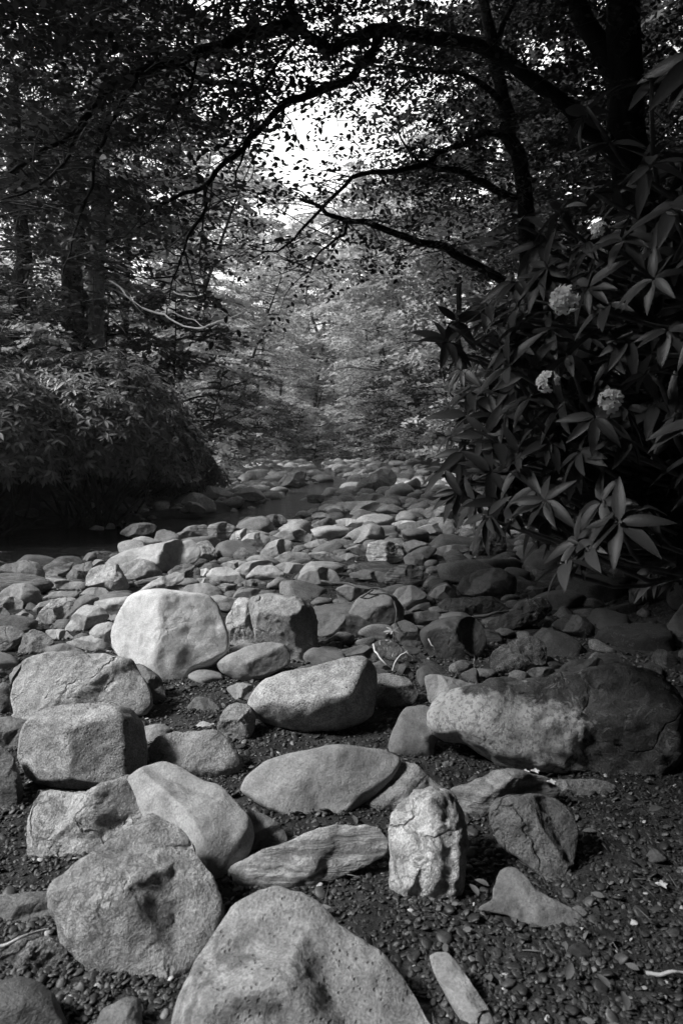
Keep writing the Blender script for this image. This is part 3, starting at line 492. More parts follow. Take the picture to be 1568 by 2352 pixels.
F5 = [([(338,205),(370,180),(440,195),(487,217),(482,242),(410,250),(345,235)], 'pale trapezoid boulder on the left bank of the channel', 'smooth', .62, B),
 ([(482,225),(520,200),(570,187),(602,200),(630,238),(580,250),(500,243)], 'white humped boulder right of the pale trapezoid one', 'smooth', .75, B),
 ([(248,265),(300,215),(340,216),(392,250),(408,292),(368,300),(300,270)], 'pale boulder at the water edge left of the trapezoid one', 'smooth', .6, B),
 ([(246,296),(280,255),(330,260),(364,292),(350,305),(260,304)], 'smaller pale stone in front of the water edge boulder', 'smooth', .58, K_),
 ([(690,165),(720,130),(790,116),(810,125),(802,182),(770,196),(700,188)], 'dark jagged boulder in the middle of the distant creek', 'rough', .2, B),
 ([(1033,190),(1060,155),(1110,125),(1150,107),(1192,111),(1218,142),(1207,172),(1150,197),(1080,214),(1040,205)], 'biggest grey boulder on the far right bank, shaped like a tent', 'rough', .5, B),
 ([(1028,252),(1060,220),(1130,223),(1172,240),(1192,256),(1100,264)], 'pale slab in front of the tent-shaped boulder', 'smooth', .42, K_),
 ([(932,275),(960,257),(1100,250),(1182,270),(1192,292),(1110,303),(1000,293)], 'long pale slab crossing the creek bed', 'smooth', .5, B),
 ([(818,225),(870,222),(932,235),(927,254),(820,260)], 'flat slab at the near end of the pool', 'strata', .32, K_),
 ([(1083,485),(1093,440),(1150,428),(1222,443),(1248,490),(1228,522),(1150,542),(1093,523)], 'wrinkled striped boulder, brightest stone of the shaded right middle', 'strata', .55, B),
 ([(648,415),(720,378),(790,376),(838,410),(822,442),(760,430),(690,430)], 'smooth flat-topped rock at mid creek, in front of the slab by the pool', 'smooth', .27, K_),
 ([(973,422),(1020,380),(1110,350),(1152,375),(1164,422),(1100,434),(990,430)], 'smooth wedge rock behind and left of the wrinkled boulder', 'smooth', .26, K_),
 ([(518,435),(550,400),(610,393),(652,420),(615,472),(560,455)], 'rounded grey rock right of the split stone', 'smooth', .32, K_),
 ([(608,485),(640,440),(700,423),(748,435),(744,482),(680,503),(620,503)], 'smooth grey rock with a cleft, at the middle left of the creek bed', 'smooth', .28, K_),
 ([(468,422),(490,390),(540,373),(563,395),(525,432),(490,452)], 'bright-edged rock touching the split stone', 'rough', .38, K_),
 ([(833,315),(880,300),(943,325),(903,352),(850,338)], 'small dark rounded rock beyond the smooth flat-topped rock', 'smooth', .2, K_),
 ([(942,338),(1000,327),(1083,350),(1033,377),(960,363)], 'low pale rock beyond the smooth wedge rock', 'smooth', .38, K_),
 ([(903,370),(960,354),(1008,380),(963,402),(915,393)], 'round pale rock between the wedge rock and the flat-topped one', 'smooth', .36, K_),
 ([(502,350),(550,321),(607,330),(604,364),(530,368)], 'light grey rock at the near side of the small rapids', 'smooth', .3, K_),
 ([(608,345),(650,311),(702,314),(728,347),(680,363),(620,372)], 'grey rock with dark cap right of the small rapids', 'rough', .26, K_),
 ([(655,515),(720,478),(812,483),(834,517),(760,534),(680,534)], 'broad low grey rock in front of the one with a cleft', 'smooth', .26, K_),
 ([(803,445),(870,420),(928,440),(882,468),(820,467)], 'flat dark rock behind the broad low grey rock', 'smooth', .22, K_),
 ([(428,535),(500,513),(558,530),(503,562),(450,553)], 'pale flat rock beyond the smooth pale oval', 'smooth', .38, K_),
 ([(538,597),(590,545),(660,538),(723,582),(692,608),(600,614)], 'tan rounded rock behind the small gravel patch', 'smooth', .36, K_),
 ([(478,568),(560,520),(650,518),(663,542),(580,565),(520,590)], 'slanting flat rock behind the tan rounded rock', 'smooth', .34, K_),
 ([(665,545),(720,524),(803,538),(818,572),(740,588)], 'grey humped rock behind the pale dome stone', 'smooth', .28, K_),
 ([(818,485),(900,478),(985,510),(960,532),(860,520)], 'low grey flagstone left of the wrinkled boulder', 'smooth', .26, K_),
 ([(845,520),(940,525),(1000,545),(960,575),(890,560)], 'flat grey rock before the wrinkled boulder', 'smooth', .27, K_),
 ([(1163,592),(1190,558),(1250,538),(1312,543),(1338,592),(1302,638),(1220,640),(1170,622)], 'rounded layered boulder in half shade in front of the wrinkled boulder', 'strata', .2, B),
 ([(1198,692),(1220,640),(1290,628),(1354,670),(1334,714),(1260,748),(1215,722)], 'smooth egg-like rock below the rounded layered boulder', 'smooth', .22, K_),
 ([(998,770),(1040,690),(1110,648),(1200,678),(1245,740),(1240,800),(1120,830),(1020,820)], 'dark domed boulder behind a fallen stick', 'smooth', .16, B),
 ([(945,645),(1000,623),(1105,640),(1095,684),(1000,714),(955,684)], 'flat dark rock under the fallen stick', 'smooth', .2, K_),
 ([(1008,575),(1080,556),(1173,573),(1172,625),(1060,604),(1015,598)], 'shaded grey flat rock left of the rounded layered boulder', 'smooth', .22, K_),
 ([(1347,695),(1390,640),(1442,623),(1478,660),(1472,692),(1400,704)], 'small rounded rock in the shade right of the egg-like one', 'smooth', .2, K_),
 ([(1265,398),(1340,360),(1440,343),(1474,370),(1462,408),(1380,404),(1290,413)], 'wide smooth rock in half shade at the right of the creek', 'smooth', .24, K_),
 ([(1325,305),(1400,273),(1462,283),(1504,310),(1473,338),(1380,344)], 'grey speckled boulder below the rhododendron tips', 'rough', .3, B),
 ([(1190,354),(1240,338),(1303,343),(1292,367),(1220,373)], 'pale-topped rock right of the smooth wedge rock', 'smooth', .38, K_),
 ([(1010,450),(1055,410),(1098,420),(1083,448)], 'small rock between wedge rock and wrinkled boulder', 'smooth', .24, S_),
 ([(985,465),(1060,443),(1090,460),(1083,505),(1030,494)], 'smooth stone touching the left side of the wrinkled boulder', 'smooth', .26, K_),
 ([(945,505),(1000,483),(1054,500),(1043,523),(980,528)], 'small smooth stone in front of the low grey flagstone', 'smooth', .24, S_),
 ([(1370,485),(1420,453),(1503,448),(1544,470),(1473,504),(1400,504)], 'dark flat rock under the hanging leaves', 'smooth', .18, K_),
 ([(487,490),(520,453),(592,490),(594,524),(530,528),(492,514)], 'pointed dark rock in the shadow of the rounded grey one', 'rough', .17, K_),
 ([(298,475),(340,453),(403,460),(403,514),(340,530)], 'rough stone behind the dark lumpy one at the whale-back end', 'rough', .3, K_),
 ([(522,615),(580,598),(638,620),(603,644),(530,644)], 'flat dark slate in the gravel patch', 'wet', .18, S_),
 ([(1245,500),(1300,482),(1340,495),(1338,540),(1262,548)], 'dark square rock right of the wrinkled boulder', 'smooth', .17, K_),
 ([(1238,440),(1300,425),(1355,445),(1360,480),(1270,488)], 'low dark rock behind the dark square one', 'smooth', .19, K_),
]
for pts, lab, mt, c, nm in F5:
    rock(5, pts, lab, mt, min(.75, c * 1.12), D=.75, T=1., name=nm, n=1 if mt == 'smooth' else 3, rough=.7 if mt == 'smooth' else 1.4)
# --- the shaded right middle
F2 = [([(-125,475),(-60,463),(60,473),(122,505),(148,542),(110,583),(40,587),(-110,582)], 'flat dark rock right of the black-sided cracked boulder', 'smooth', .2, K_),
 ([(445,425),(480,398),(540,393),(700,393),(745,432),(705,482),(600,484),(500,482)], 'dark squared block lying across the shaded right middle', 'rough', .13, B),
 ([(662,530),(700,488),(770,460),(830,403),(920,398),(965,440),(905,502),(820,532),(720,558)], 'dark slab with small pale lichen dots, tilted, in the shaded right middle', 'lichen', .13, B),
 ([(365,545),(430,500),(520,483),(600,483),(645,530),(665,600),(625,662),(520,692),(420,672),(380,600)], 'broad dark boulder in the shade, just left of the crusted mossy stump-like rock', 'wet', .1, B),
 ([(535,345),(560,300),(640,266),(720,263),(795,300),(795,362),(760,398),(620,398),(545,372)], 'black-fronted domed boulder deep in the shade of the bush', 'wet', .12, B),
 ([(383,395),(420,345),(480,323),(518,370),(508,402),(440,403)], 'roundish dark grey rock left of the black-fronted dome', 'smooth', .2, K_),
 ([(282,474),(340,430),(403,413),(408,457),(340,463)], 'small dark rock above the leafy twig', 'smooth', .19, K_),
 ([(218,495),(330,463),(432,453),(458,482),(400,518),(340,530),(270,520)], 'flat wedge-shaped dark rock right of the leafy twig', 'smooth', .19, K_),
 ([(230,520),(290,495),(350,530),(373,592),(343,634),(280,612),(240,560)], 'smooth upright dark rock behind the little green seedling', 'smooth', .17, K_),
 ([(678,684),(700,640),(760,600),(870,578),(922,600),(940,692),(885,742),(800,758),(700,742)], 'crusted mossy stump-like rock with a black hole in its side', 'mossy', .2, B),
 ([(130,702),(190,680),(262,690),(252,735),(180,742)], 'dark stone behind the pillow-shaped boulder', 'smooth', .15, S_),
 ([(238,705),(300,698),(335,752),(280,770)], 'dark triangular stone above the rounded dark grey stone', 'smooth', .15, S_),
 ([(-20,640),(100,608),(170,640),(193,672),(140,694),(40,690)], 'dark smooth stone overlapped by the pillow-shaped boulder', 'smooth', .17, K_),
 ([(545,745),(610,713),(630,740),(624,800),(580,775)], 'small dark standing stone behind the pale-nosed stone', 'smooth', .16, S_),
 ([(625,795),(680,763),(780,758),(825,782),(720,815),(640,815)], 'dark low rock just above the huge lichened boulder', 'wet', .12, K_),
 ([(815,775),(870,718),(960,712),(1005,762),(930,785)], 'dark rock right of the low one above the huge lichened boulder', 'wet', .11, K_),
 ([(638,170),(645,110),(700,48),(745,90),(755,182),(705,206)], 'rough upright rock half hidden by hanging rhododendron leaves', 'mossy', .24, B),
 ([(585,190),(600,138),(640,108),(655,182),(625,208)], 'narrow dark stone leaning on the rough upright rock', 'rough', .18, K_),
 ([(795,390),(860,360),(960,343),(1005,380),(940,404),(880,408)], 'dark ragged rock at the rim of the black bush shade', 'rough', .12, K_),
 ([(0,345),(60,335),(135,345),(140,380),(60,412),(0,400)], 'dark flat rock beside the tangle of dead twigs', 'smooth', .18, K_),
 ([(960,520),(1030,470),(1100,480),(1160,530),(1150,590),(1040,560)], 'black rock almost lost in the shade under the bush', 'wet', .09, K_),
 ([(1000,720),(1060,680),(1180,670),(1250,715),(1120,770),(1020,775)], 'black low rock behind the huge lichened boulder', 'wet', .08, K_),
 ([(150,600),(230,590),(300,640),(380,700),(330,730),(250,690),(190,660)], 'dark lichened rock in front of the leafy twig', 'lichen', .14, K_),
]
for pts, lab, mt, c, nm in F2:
    rock(2, pts, lab, mt, c * .6, D=.65, T=1., name=nm, n=1, rough=.7 if mt in ('smooth', 'wet') else 1.7)  # greys lowered once more, shade of the right bank put into the colour

# ------------------------------------------------------------------ scattered stones: generic blobs
def blob(seed, res=22):
    rnd = random.Random(seed); n1, n2 = res, int(res * .7); th = np.linspace(0, 2 * math.pi, n1, endpoint=False); ph = np.linspace(0, math.pi, n2 + 2)[1:-1]
    T_, Ph = np.meshgrid(th, ph); V = np.stack([np.sin(Ph) * np.cos(T_), np.sin(Ph) * np.sin(T_), np.cos(Ph)], -1).reshape(-1, 3)
    V = np.vstack([V, [[0, 0, 1], [0, 0, -1]]]); d = V.copy(); r = np.ones(len(V))
    for _ in range(rnd.randint(6, 10)):    # cut by planes, softly
        nrm = np.array([rnd.gauss(0, 1), rnd.gauss(0, 1), rnd.gauss(0, .8)]); nrm /= np.linalg.norm(nrm); c = d @ nrm
        lim = np.where(c > .05, rnd.uniform(.5, .85) / np.maximum(c, .05), 9); r = smin(r, lim, rnd.choice([.015, .03, .06]))
    r = r * (1 + .12 * fbm(V * 1.3 + seed, 3, seed) + .04 * fbm(V * 5 + seed, 3, seed + 3)); V = V * r[:, None]
    V = V * np.array([1, rnd.uniform(.6, .85), rnd.uniform(.34, .52)]); nv = n1 * n2
    i = np.arange(n2 - 1)[:, None] * n1; j = np.arange(n1)[None]; j2 = (j + 1) % n1
    F = np.stack([i + j, i + n1 + j, i + n1 + j2, i + j2], -1).reshape(-1, 4); F = np.concatenate([F[:, [0, 1, 2]], F[:, [0, 2, 3]]])
    jj = np.arange(n1); F = np.concatenate([F, np.stack([np.full(n1, nv), jj, (jj + 1) % n1], 1), np.stack([np.full(n1, nv + 1), nv - n1 + (jj + 1) % n1, nv - n1 + jj], 1)])
    return V, F
BL = [blob(100 + k, 26) for k in range(14)]; BLs = [blob(200 + k, 12) for k in range(8)]
rnd = random.Random(5); spots = []
cell = {}
def free(x, y, r, k=.8):
    for i in range(int(x / .5) - 2, int(x / .5) + 3):
        for j in range(int(y / .5) - 2, int(y / .5) + 3):
            for (a, b, c) in cell.get((i, j), ()):
                if (a - x) ** 2 + (b - y) ** 2 < (k * (r + c)) ** 2: return False
    return True
def put(x, y, r): cell.setdefault((int(x / .5), int(y / .5)), []).append((x, y, r))
for (x, y, r) in PLACED: put(x, y + r * .3, r * (1.25 if y < 6 else 1.7))
NF = len(PLACED)
GRAVEL = [(-.35, 2.9, .28, .5), (.15, 5.6, .45, .4), (.95, 4.9, .3, .3), (.3, 2.4, .3, .3)]
for size, tries, ya, yb, pw in ((.34, 500, 5., 12, 1.1), (.25, 2500, 3.8, 12, 1.2), (.42, 240, 13, 38, 1.), (.3, 1200, 11, 39, 1.1), (.15, 3000, 3.3, 12, 1.3), (.21, 4500, 11, 39, 1.2), (.1, 5000, 3.3, 12, 1.4), (.14, 5000, 11, 32, 1.4)):
    for _ in range(tries):
        y = ya + (yb - ya) * rnd.random() ** pw; x = rnd.uniform(XL(y) - .3, XR(y) + .7); r = size * rnd.uniform(.8, 1.2)
        if abs(x) / y > .62: continue
        ch = float(channel(np.array([x]), np.array([y]))[0])
        if ch > (-.35 if y < 12 else .1) and y > 5 and rnd.random() < .97: continue
        if any(((x - a) / c) ** 2 + ((y - b) / d) ** 2 < 1 for a, b, c, d in GRAVEL): continue
        if not free(x, y, r, .74 if size > .13 else .66): continue
        put(x, y, r); spots.append((x, y, r, ch))
spots.sort(key=lambda s: -s[2] / s[1])
IND = 300 - 150
bl_mesh = {}
def blob_mesh(k, mt):
    if (k, mt) not in bl_mesh:
        V, F = BL[k]; bl_mesh[(k, mt)] = mesh_np(K_, V, F, M[mt], link=False)
    return bl_mesh[(k, mt)]
ST = {0: [], 1: []}; IDV = []
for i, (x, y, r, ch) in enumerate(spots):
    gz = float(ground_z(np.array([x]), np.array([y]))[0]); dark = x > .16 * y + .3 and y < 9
    c = rnd.choice([.18, .24, .28, .32, .36, .42]) * (.3 if dark else .85 if y < 14 else 1.3); yaw = rnd.uniform(0, 6.28)  # stones in the right part coloured darker to stand in for shade
    if y < 9 and not dark: c *= float(np.interp(x / y, [0, .1], [1, .42]))  # painted shade, deepening towards the right
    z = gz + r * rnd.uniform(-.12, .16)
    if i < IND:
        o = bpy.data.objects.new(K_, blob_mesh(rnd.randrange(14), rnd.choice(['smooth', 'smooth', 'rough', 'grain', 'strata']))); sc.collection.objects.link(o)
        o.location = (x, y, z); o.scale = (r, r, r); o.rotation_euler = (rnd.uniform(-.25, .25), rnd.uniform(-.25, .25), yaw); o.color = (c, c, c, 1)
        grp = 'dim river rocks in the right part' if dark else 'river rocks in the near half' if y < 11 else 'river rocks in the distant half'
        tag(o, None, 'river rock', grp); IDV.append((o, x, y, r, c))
    else:
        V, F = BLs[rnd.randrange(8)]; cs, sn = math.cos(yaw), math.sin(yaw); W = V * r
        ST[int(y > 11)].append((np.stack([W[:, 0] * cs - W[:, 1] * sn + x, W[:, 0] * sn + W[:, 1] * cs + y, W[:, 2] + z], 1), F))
for far, lst in ST.items():
    VV, FF, n0 = [], [], 0
    for v, f in lst: VV.append(v); FF.append(f + n0); n0 += len(v)
    if not VV: continue
    c = (.13, .4)[far]; o = mesh_np('small_creek_stones', np.concatenate(VV), np.concatenate(FF), M['grain']); o.color = (c, c, c, 1)  # nearer stones get a dimmer grey in place of shade
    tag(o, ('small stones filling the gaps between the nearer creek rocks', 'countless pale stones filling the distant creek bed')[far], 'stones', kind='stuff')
LM = [('egg-shaped boulder leaning', 'egg-shaped boulder'), ('like a whale back', 'whale-back boulder'), ('wide flat-topped slab', 'flat-topped slab boulder'), ('cracked face and black', 'cracked-face boulder'), ('wrinkled striped', 'wrinkled striped boulder'),
      ('pale dome stone', 'pale dome stone'), ('shaped like a tent', 'tent-shaped boulder'), ('pale trapezoid', 'pale trapezoid boulder'), ('black-fronted domed', 'black-fronted dome'), ('huge long boulder', 'huge lichened boulder'), ('crusted mossy', 'mossy stump-like rock'),
      ('pillow-shaped boulder with', 'pillow-shaped boulder'), ('dark jagged', 'jagged dark boulder'), ('long pale slab', 'long pale slab'), ('smooth pale oval stone at', 'smooth pale oval stone'), ('rounded layered boulder in', 'half-shaded layered boulder'), ('squared block', 'dark squared block'), ('white-faced', 'white-faced stone'),
      ('smooth wedge rock behind', 'smooth wedge rock'), ('split stone next', 'split stone at the channel'), ('tilted, in the shaded', 'tilted lichen-dotted slab'), ('white humped', 'white humped boulder'), ('broad dark boulder', 'broad dark shaded boulder'), ('lumpy grey boulder at the left', 'lumpy boulder at the left edge')]
LP = []
for key, nm in LM:
    for o in sc.objects:
        if key in str(o.get('label', '')): LP.append((nm, o.location.x, o.location.y)); break
count = {}
def desc(x, y, r, c):
    nm, lx, ly = min(LP, key=lambda l: math.hypot(math.log(l[2] / y) * 6, (l[1] / l[2] - x / y) * 9))
    dx, dy = (x / y - lx / ly) * 9, math.log(y / ly) * 6
    d = ('right of' if dx > 0 else 'left of') if abs(dx) > abs(dy) * 1.2 else ('behind' if dy > 0 else 'in front of')
    return ('small' if r < .15 else 'mid-sized' if r < .24 else 'large') + ' ' + ('dark' if c < .2 else 'grey' if c < .33 else 'pale'), d, nm, math.hypot(dx, dy)
ds = sorted([(desc(x, y, r, c), k) for k, (o, x, y, r, c) in enumerate(IDV)], key=lambda t: t[0][3])
ORD = ['the nearest', 'second nearest', 'third nearest', 'fourth nearest', 'fifth nearest', 'sixth nearest', 'seventh nearest', 'eighth nearest', 'ninth nearest', 'tenth nearest', 'eleventh nearest', 'twelfth nearest']
for (look, d, nm, _), k in ds:
    q = (look, d, nm); n = count.get(q, 0); count[q] = n + 1
    IDV[k][0]['label'] = '%s river rock %s the %s, %s' % (look, d, nm, ORD[min(n, 11)])
for k in range(34):
    y = rnd.uniform(1.35, 3.1); x = rnd.uniform(-.25, .6) * y; r = rnd.uniform(.018, .042)
    if not free(x, y, r, .95): continue
    put(x, y, r); o = bpy.data.objects.new(S_, blob_mesh(rnd.randrange(14), rnd.choice(['smooth', 'wet', 'rough']))); sc.collection.objects.link(o); c = rnd.choice([.08, .12, .18, .26])
    o.location = (x, y, float(ground_z(np.array([x]), np.array([y]))[0]) + r * .1); o.scale = (r, r, r); o.rotation_euler = (rnd.uniform(-.3, .3), rnd.uniform(-.3, .3), rnd.uniform(0, 6)); o.color = (c, c, c, 1)
    tag(o, 'fist-sized or smaller stone half buried in the foreground gravel', 'cobble', 'small stones half buried in the foreground gravel')
print('rocks', NF, 'spots', len(spots))
# ------------------------------------------------------------------ gravel
def pebble_tpl(seed):
    rs = np.random.RandomState(seed); t = (1 + 5 ** .5) / 2
    v = np.array([(-1, t, 0), (1, t, 0), (-1, -t, 0), (1, -t, 0), (0, -1, t), (0, 1, t), (0, -1, -t), (0, 1, -t), (t, 0, -1), (t, 0, 1), (-t, 0, -1), (-t, 0, 1)], float); v /= np.linalg.norm(v[0])
    f = [(0, 11, 5), (0, 5, 1), (0, 1, 7), (0, 7, 10), (0, 10, 11), (1, 5, 9), (5, 11, 4), (11, 10, 2), (10, 7, 6), (7, 1, 8), (3, 9, 4), (3, 4, 2), (3, 2, 6), (3, 6, 8), (3, 8, 9), (4, 9, 5), (2, 4, 11), (6, 2, 10), (8, 6, 7), (9, 8, 1)]
    mid = {}; v = list(v); g = []
    def m(a, b):
        k = (min(a, b), max(a, b))
        if k not in mid: q = v[a] + v[b]; v.append(q / np.linalg.norm(q)); mid[k] = len(v) - 1
        return mid[k]
    for a, b, c in f:
        x, y, z = m(a, b), m(b, c), m(c, a); g += [(a, x, z), (x, b, y), (z, y, c), (x, y, z)]
    v = np.array(v); v *= (1 + .16 * rs.randn(len(v), 1) * .6); v *= np.array([1, rs.uniform(.6, .85), rs.uniform(.18, .4)]); return v, np.array(g)
def build_gravel():
    rs = np.random.RandomState(3); VV, FF, TT, n0 = [], [], [], 0
    cand = []
    for (n, y0, y1, s0, s1) in ((26000, 1.15, 3.4, .0045, .0105), (900, 1.15, 3.4, .012, .022), (13000, 3.2, 7.5, .007, .016), (500, 3.2, 7.5, .016, .03)):
        y = y0 + (y1 - y0) * rs.rand(n) ** (1.2); x = rs.uniform(-.56, .60, n) * (y + .15); cand.append(np.stack([x, y, s0 + (s1 - s0) * rs.rand(n) ** 2], 1))
    e = np.array(EDGE); e = np.repeat(e, 5, 0); ex = e[:, 0] + .014 * rs.randn(len(e)); ey = e[:, 1] - .004 + .012 * rs.randn(len(e)); ne = len(e)
    cand.append(np.stack([ex, ey, .004 + .010 * rs.rand(ne) ** 2], 1)); c = np.concatenate(cand)
    c = c[(c[:, 0] < XR(c[:, 1]) + .4) & (c[:, 0] > XL(c[:, 1]))]
    z = ground_z(c[:, 0], c[:, 1]); k = rs.randint(0, 8, len(c))
    for q in range(8):
        V, F = pebble_tpl(q); s = c[k == q]; m = len(s); yaw = rs.rand(m) * 6.28; cs, sn = np.cos(yaw), np.sin(yaw)
        a, b = rs.randn(m) * .35, rs.randn(m) * .35
        W = V[None] * s[:, 2][:, None, None]; X = W[..., 0] * cs[:, None] - W[..., 1] * sn[:, None]; Y = W[..., 0] * sn[:, None] + W[..., 1] * cs[:, None]; Z = W[..., 2] + X * a[:, None] + Y * b[:, None]
        VV.append(np.stack([X + s[:, :1], Y + s[:, 1:2], Z + (z[k == q] + s[:, 2] * .25)[:, None]], -1).reshape(-1, 3))
        FF.append((F[None] + (np.arange(m) * len(V))[:, None, None]).reshape(-1, 3) + n0); n0 += m * len(V)
        t = .015 + .045 * rs.rand(m) ** 1.5; br = rs.rand(m); t[br > .94] = .14; t[br > .985] = .4; TT.append(np.repeat(t, len(F)))
    tag(mesh_np('gravel', np.concatenate(VV), np.concatenate(FF), M['pebble'], False, np.concatenate(TT)), 'dark gravel and small pebbles between the boulders', 'gravel', kind='stuff')
build_gravel()
# ------------------------------------------------------------------ leaves
def leaf_tpl(segs=6, width=.32, fold=.18, curl=.15, shape='oval', point=.9):
    V, F = [], []
    for i in range(segs + 1):
        t = i / segs
        if shape == 'rhodo': w_ = (math.sin(math.pi * min(1, t ** .75 * .97 + .03)) ** .8) if t > 0 else .0
        else: w_ = math.sin(math.pi * t ** .85) ** .75 if 0 < t < 1 else 0
        w_ = max(w_, .02) * width / 2; z = -curl * t * t
        for s in (-1, 0, 1): V.append((t, s * w_, z + (fold * w_ if s else 0)))
    for i in range(segs):
        a = i * 3; F += [(a, a + 1, a + 4, a + 3), (a + 1, a + 2, a + 5, a + 4)]
    return np.array(V), np.array(F)
T_RH = leaf_tpl(7, .29, .35, .2, 'rhodo'); T_RHF = leaf_tpl(3, .30, .3, .15)
T_BE = leaf_tpl(4, .55, .2, .12); T_Q = (np.array([(0, 0, 0), (.45, -.28, .03), (1, 0, -.06), (.5, .28, .03)], float), np.array([(0, 1, 2, 3)]))
def unit(v): return v / (np.linalg.norm(v, axis=-1, keepdims=True) + 1e-9)
def leaves(pos, d, nrm, size, tpl, tone):
    V, F = tpl; d = unit(d); s = unit(np.cross(nrm, d)); n_ = np.cross(d, s); n = len(pos)
    W = V[None, :, 0, None] * d[:, None] + V[None, :, 1, None] * s[:, None] + V[None, :, 2, None] * n_[:, None]
    W = W * size[:, None, None] + pos[:, None]
    FF = (F[None] + (np.arange(n) * len(V))[:, None, None]).reshape(-1, F.shape[1])
    return W.reshape(-1, 3), FF, np.repeat(tone, len(F))
def join(parts):
    V, F, T, n0 = [], [], [], 0
    for v, f, t in parts: V.append(v); F.append(f + n0); T.append(t); n0 += len(v)
    return np.concatenate(V), np.concatenate(F), np.concatenate(T)
def sprays(rs, P0, D0, L, m, leaf, tpl, tilt=.35, droop=.25):
    """flat leafy twigs: start points P0 (n,3), directions D0, lengths L -> leaves (and twig lines)."""
    n = len(P0); D0 = unit(D0); up = unit(np.array([0, 0, 1.]) + tilt * rs.randn(n, 3)); side = unit(np.cross(up, D0))
    t = (np.arange(m) + .5) / m; sg = np.where(np.arange(m) % 2, 1., -1.)
    pos = P0[:, None] + D0[:, None] * (L[:, None] * t)[..., None] + np.array([0, 0, -1.]) * (droop * L[:, None] * t ** 2)[..., None]
    d = D0[:, None] * .75 + side[:, None] * sg[None, :, None] * .9 + rs.randn(n, m, 3) * .22
    nr = up[:, None] + rs.randn(n, m, 3) * .3; N = n * m
    return leaves(pos.reshape(N, 3), d.reshape(N, 3), nr.reshape(N, 3), leaf * (.6 + .6 * rs.rand(N)), tpl, rs.rand(N))
def part(name, VF, mat, root, smooth=True, tone=None):
    o = mesh_np(name, VF[0], VF[1], mat, smooth, tone if tone is not None else (VF[2] if len(VF) > 2 else None)); return under(o, root)

# ------------------------------------------------------------------ forest trees: four prototypes, then copies
def proto_tree(seed, h=11., spread=2.6, low=.18, leaf=.2, nl=38, mat='far', lean=.12, trunk_r=.12, per=14, mm=14, name='forest_tree'):
    rs = np.random.RandomState(seed); root = empty(name, (0, 0, 0), None, None)
    zs = np.linspace(-.4, h, 14); bend = np.stack([lean * zs ** 1.3 * .35 + .12 * vnoise(np.stack([zs * .35, zs * 0 + seed, zs * 0], 1)), .12 * vnoise(np.stack([zs * .35, zs * 0 + seed + 9, zs * 0], 1)), zs], 1)
    lines = [(bend, trunk_r * (1 - zs / h * .85).clip(.1, 1.3))]; limb, P0, D0 = [], [], []
    for k in range(nl):
        z = h * (low + (1 - low) * ((k + rs.rand()) / nl) ** .9) * .97; a = rs.rand() * 6.28; fr = (z / h - low) / (1 - low)
        Lr = spread * (1 - .65 * fr ** 1.6) * rs.uniform(.6, 1.15); b = np.array([np.interp(z, zs, bend[:, 0]), np.interp(z, zs, bend[:, 1]), z])
        t = np.linspace(0, 1, 7)[:, None]; dirn = np.array([math.cos(a), math.sin(a), 0]); rise = rs.uniform(.15, .5)
        pts = b + dirn * Lr * t + np.array([0, 0, 1]) * (Lr * (rise * t - rs.uniform(.2, .5) * t ** 2)) + .06 * rs.randn(7, 3) * t
        limb.append((pts, np.linspace(.035, .006, 7) * (1.2 - .6 * fr)))
        for q in range(per):
            tt = .2 + .8 * (q + rs.rand()) / per; p = pts[0] * 0; p = np.array([np.interp(tt, t[:, 0], pts[:, c]) for c in range(3)])
            sd = np.array([-dirn[1], dirn[0], 0]) * (1 if q % 2 else -1); P0.append(p + .05 * rs.randn(3)); D0.append(dirn * .6 + sd * rs.uniform(.3, 1.2) + np.array([0, 0, rs.uniform(-.15, .2)]))
    P0, D0 = np.array(P0), np.array(D0); VF = sprays(rs, P0, D0, spread * (.16 + .2 * rs.rand(len(P0))), mm, leaf, T_Q)
    part('trunk', tubes(lines + limb, 6), M['bark'], root); part('crown', VF, ML[mat], root, False)
    return root
def copy_tree(r):
    c = r.copy(); sc.collection.objects.link(c)
    for k in list(r.children):
        d = k.copy(); sc.collection.objects.link(d); d.parent = c
    return c
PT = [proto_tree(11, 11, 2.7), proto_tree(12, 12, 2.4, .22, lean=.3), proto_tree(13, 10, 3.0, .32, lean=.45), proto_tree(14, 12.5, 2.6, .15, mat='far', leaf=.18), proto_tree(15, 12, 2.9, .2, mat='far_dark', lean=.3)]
PU = [proto_tree(21, 4.2, 1.7, .04, .16, 30, 'far_dark', .2, .045, 10, 12, 'understory_tree'), proto_tree(22, 3.6, 1.9, .03, .16, 30, 'far', .35, .04, 10, 12, 'understory_tree')]
used_p = set()
def place(pr, x, y, rz, s, label, cat, group):
    o = pr if pr.name not in used_p else copy_tree(pr); used_p.add(pr.name)
    o.location = (x, y, float(ground_z(np.array([x]), np.array([y]))[0]) - .05); o.rotation_euler = (0, 0, rz); o.scale = (s, s, s); return tag(o, label, cat, group)
rnd = random.Random(9)
GL = ('slender leafy forest tree standing behind the rhododendron bushes on the left bank', 'tree', 'forest trees on the left bank')
GR = ('slender leafy forest tree leaning over the creek from the right bank', 'tree', 'forest trees on the right bank')
LT = [(-4.6, 12.5, 3), (-6.6, 11, 4), (-5.2, 15.5, 1), (-4.9, 19, 2), (-7.3, 20, 0), (-5.0, 24, 3), (-8, 26, 1), (-4.9, 30, 2), (-7.8, 33, 0), (-12, 24, 2), (-4.8, 38, 3), (-8.5, 42, 1), (-4.4, 47, 0), (-12.5, 33, 0), (-13, 44, 3), (-5.5, 54, 1), (-9, 55, 2), (-16, 38, 1), (-17, 54, 0), (-2.9, 58, 2)]
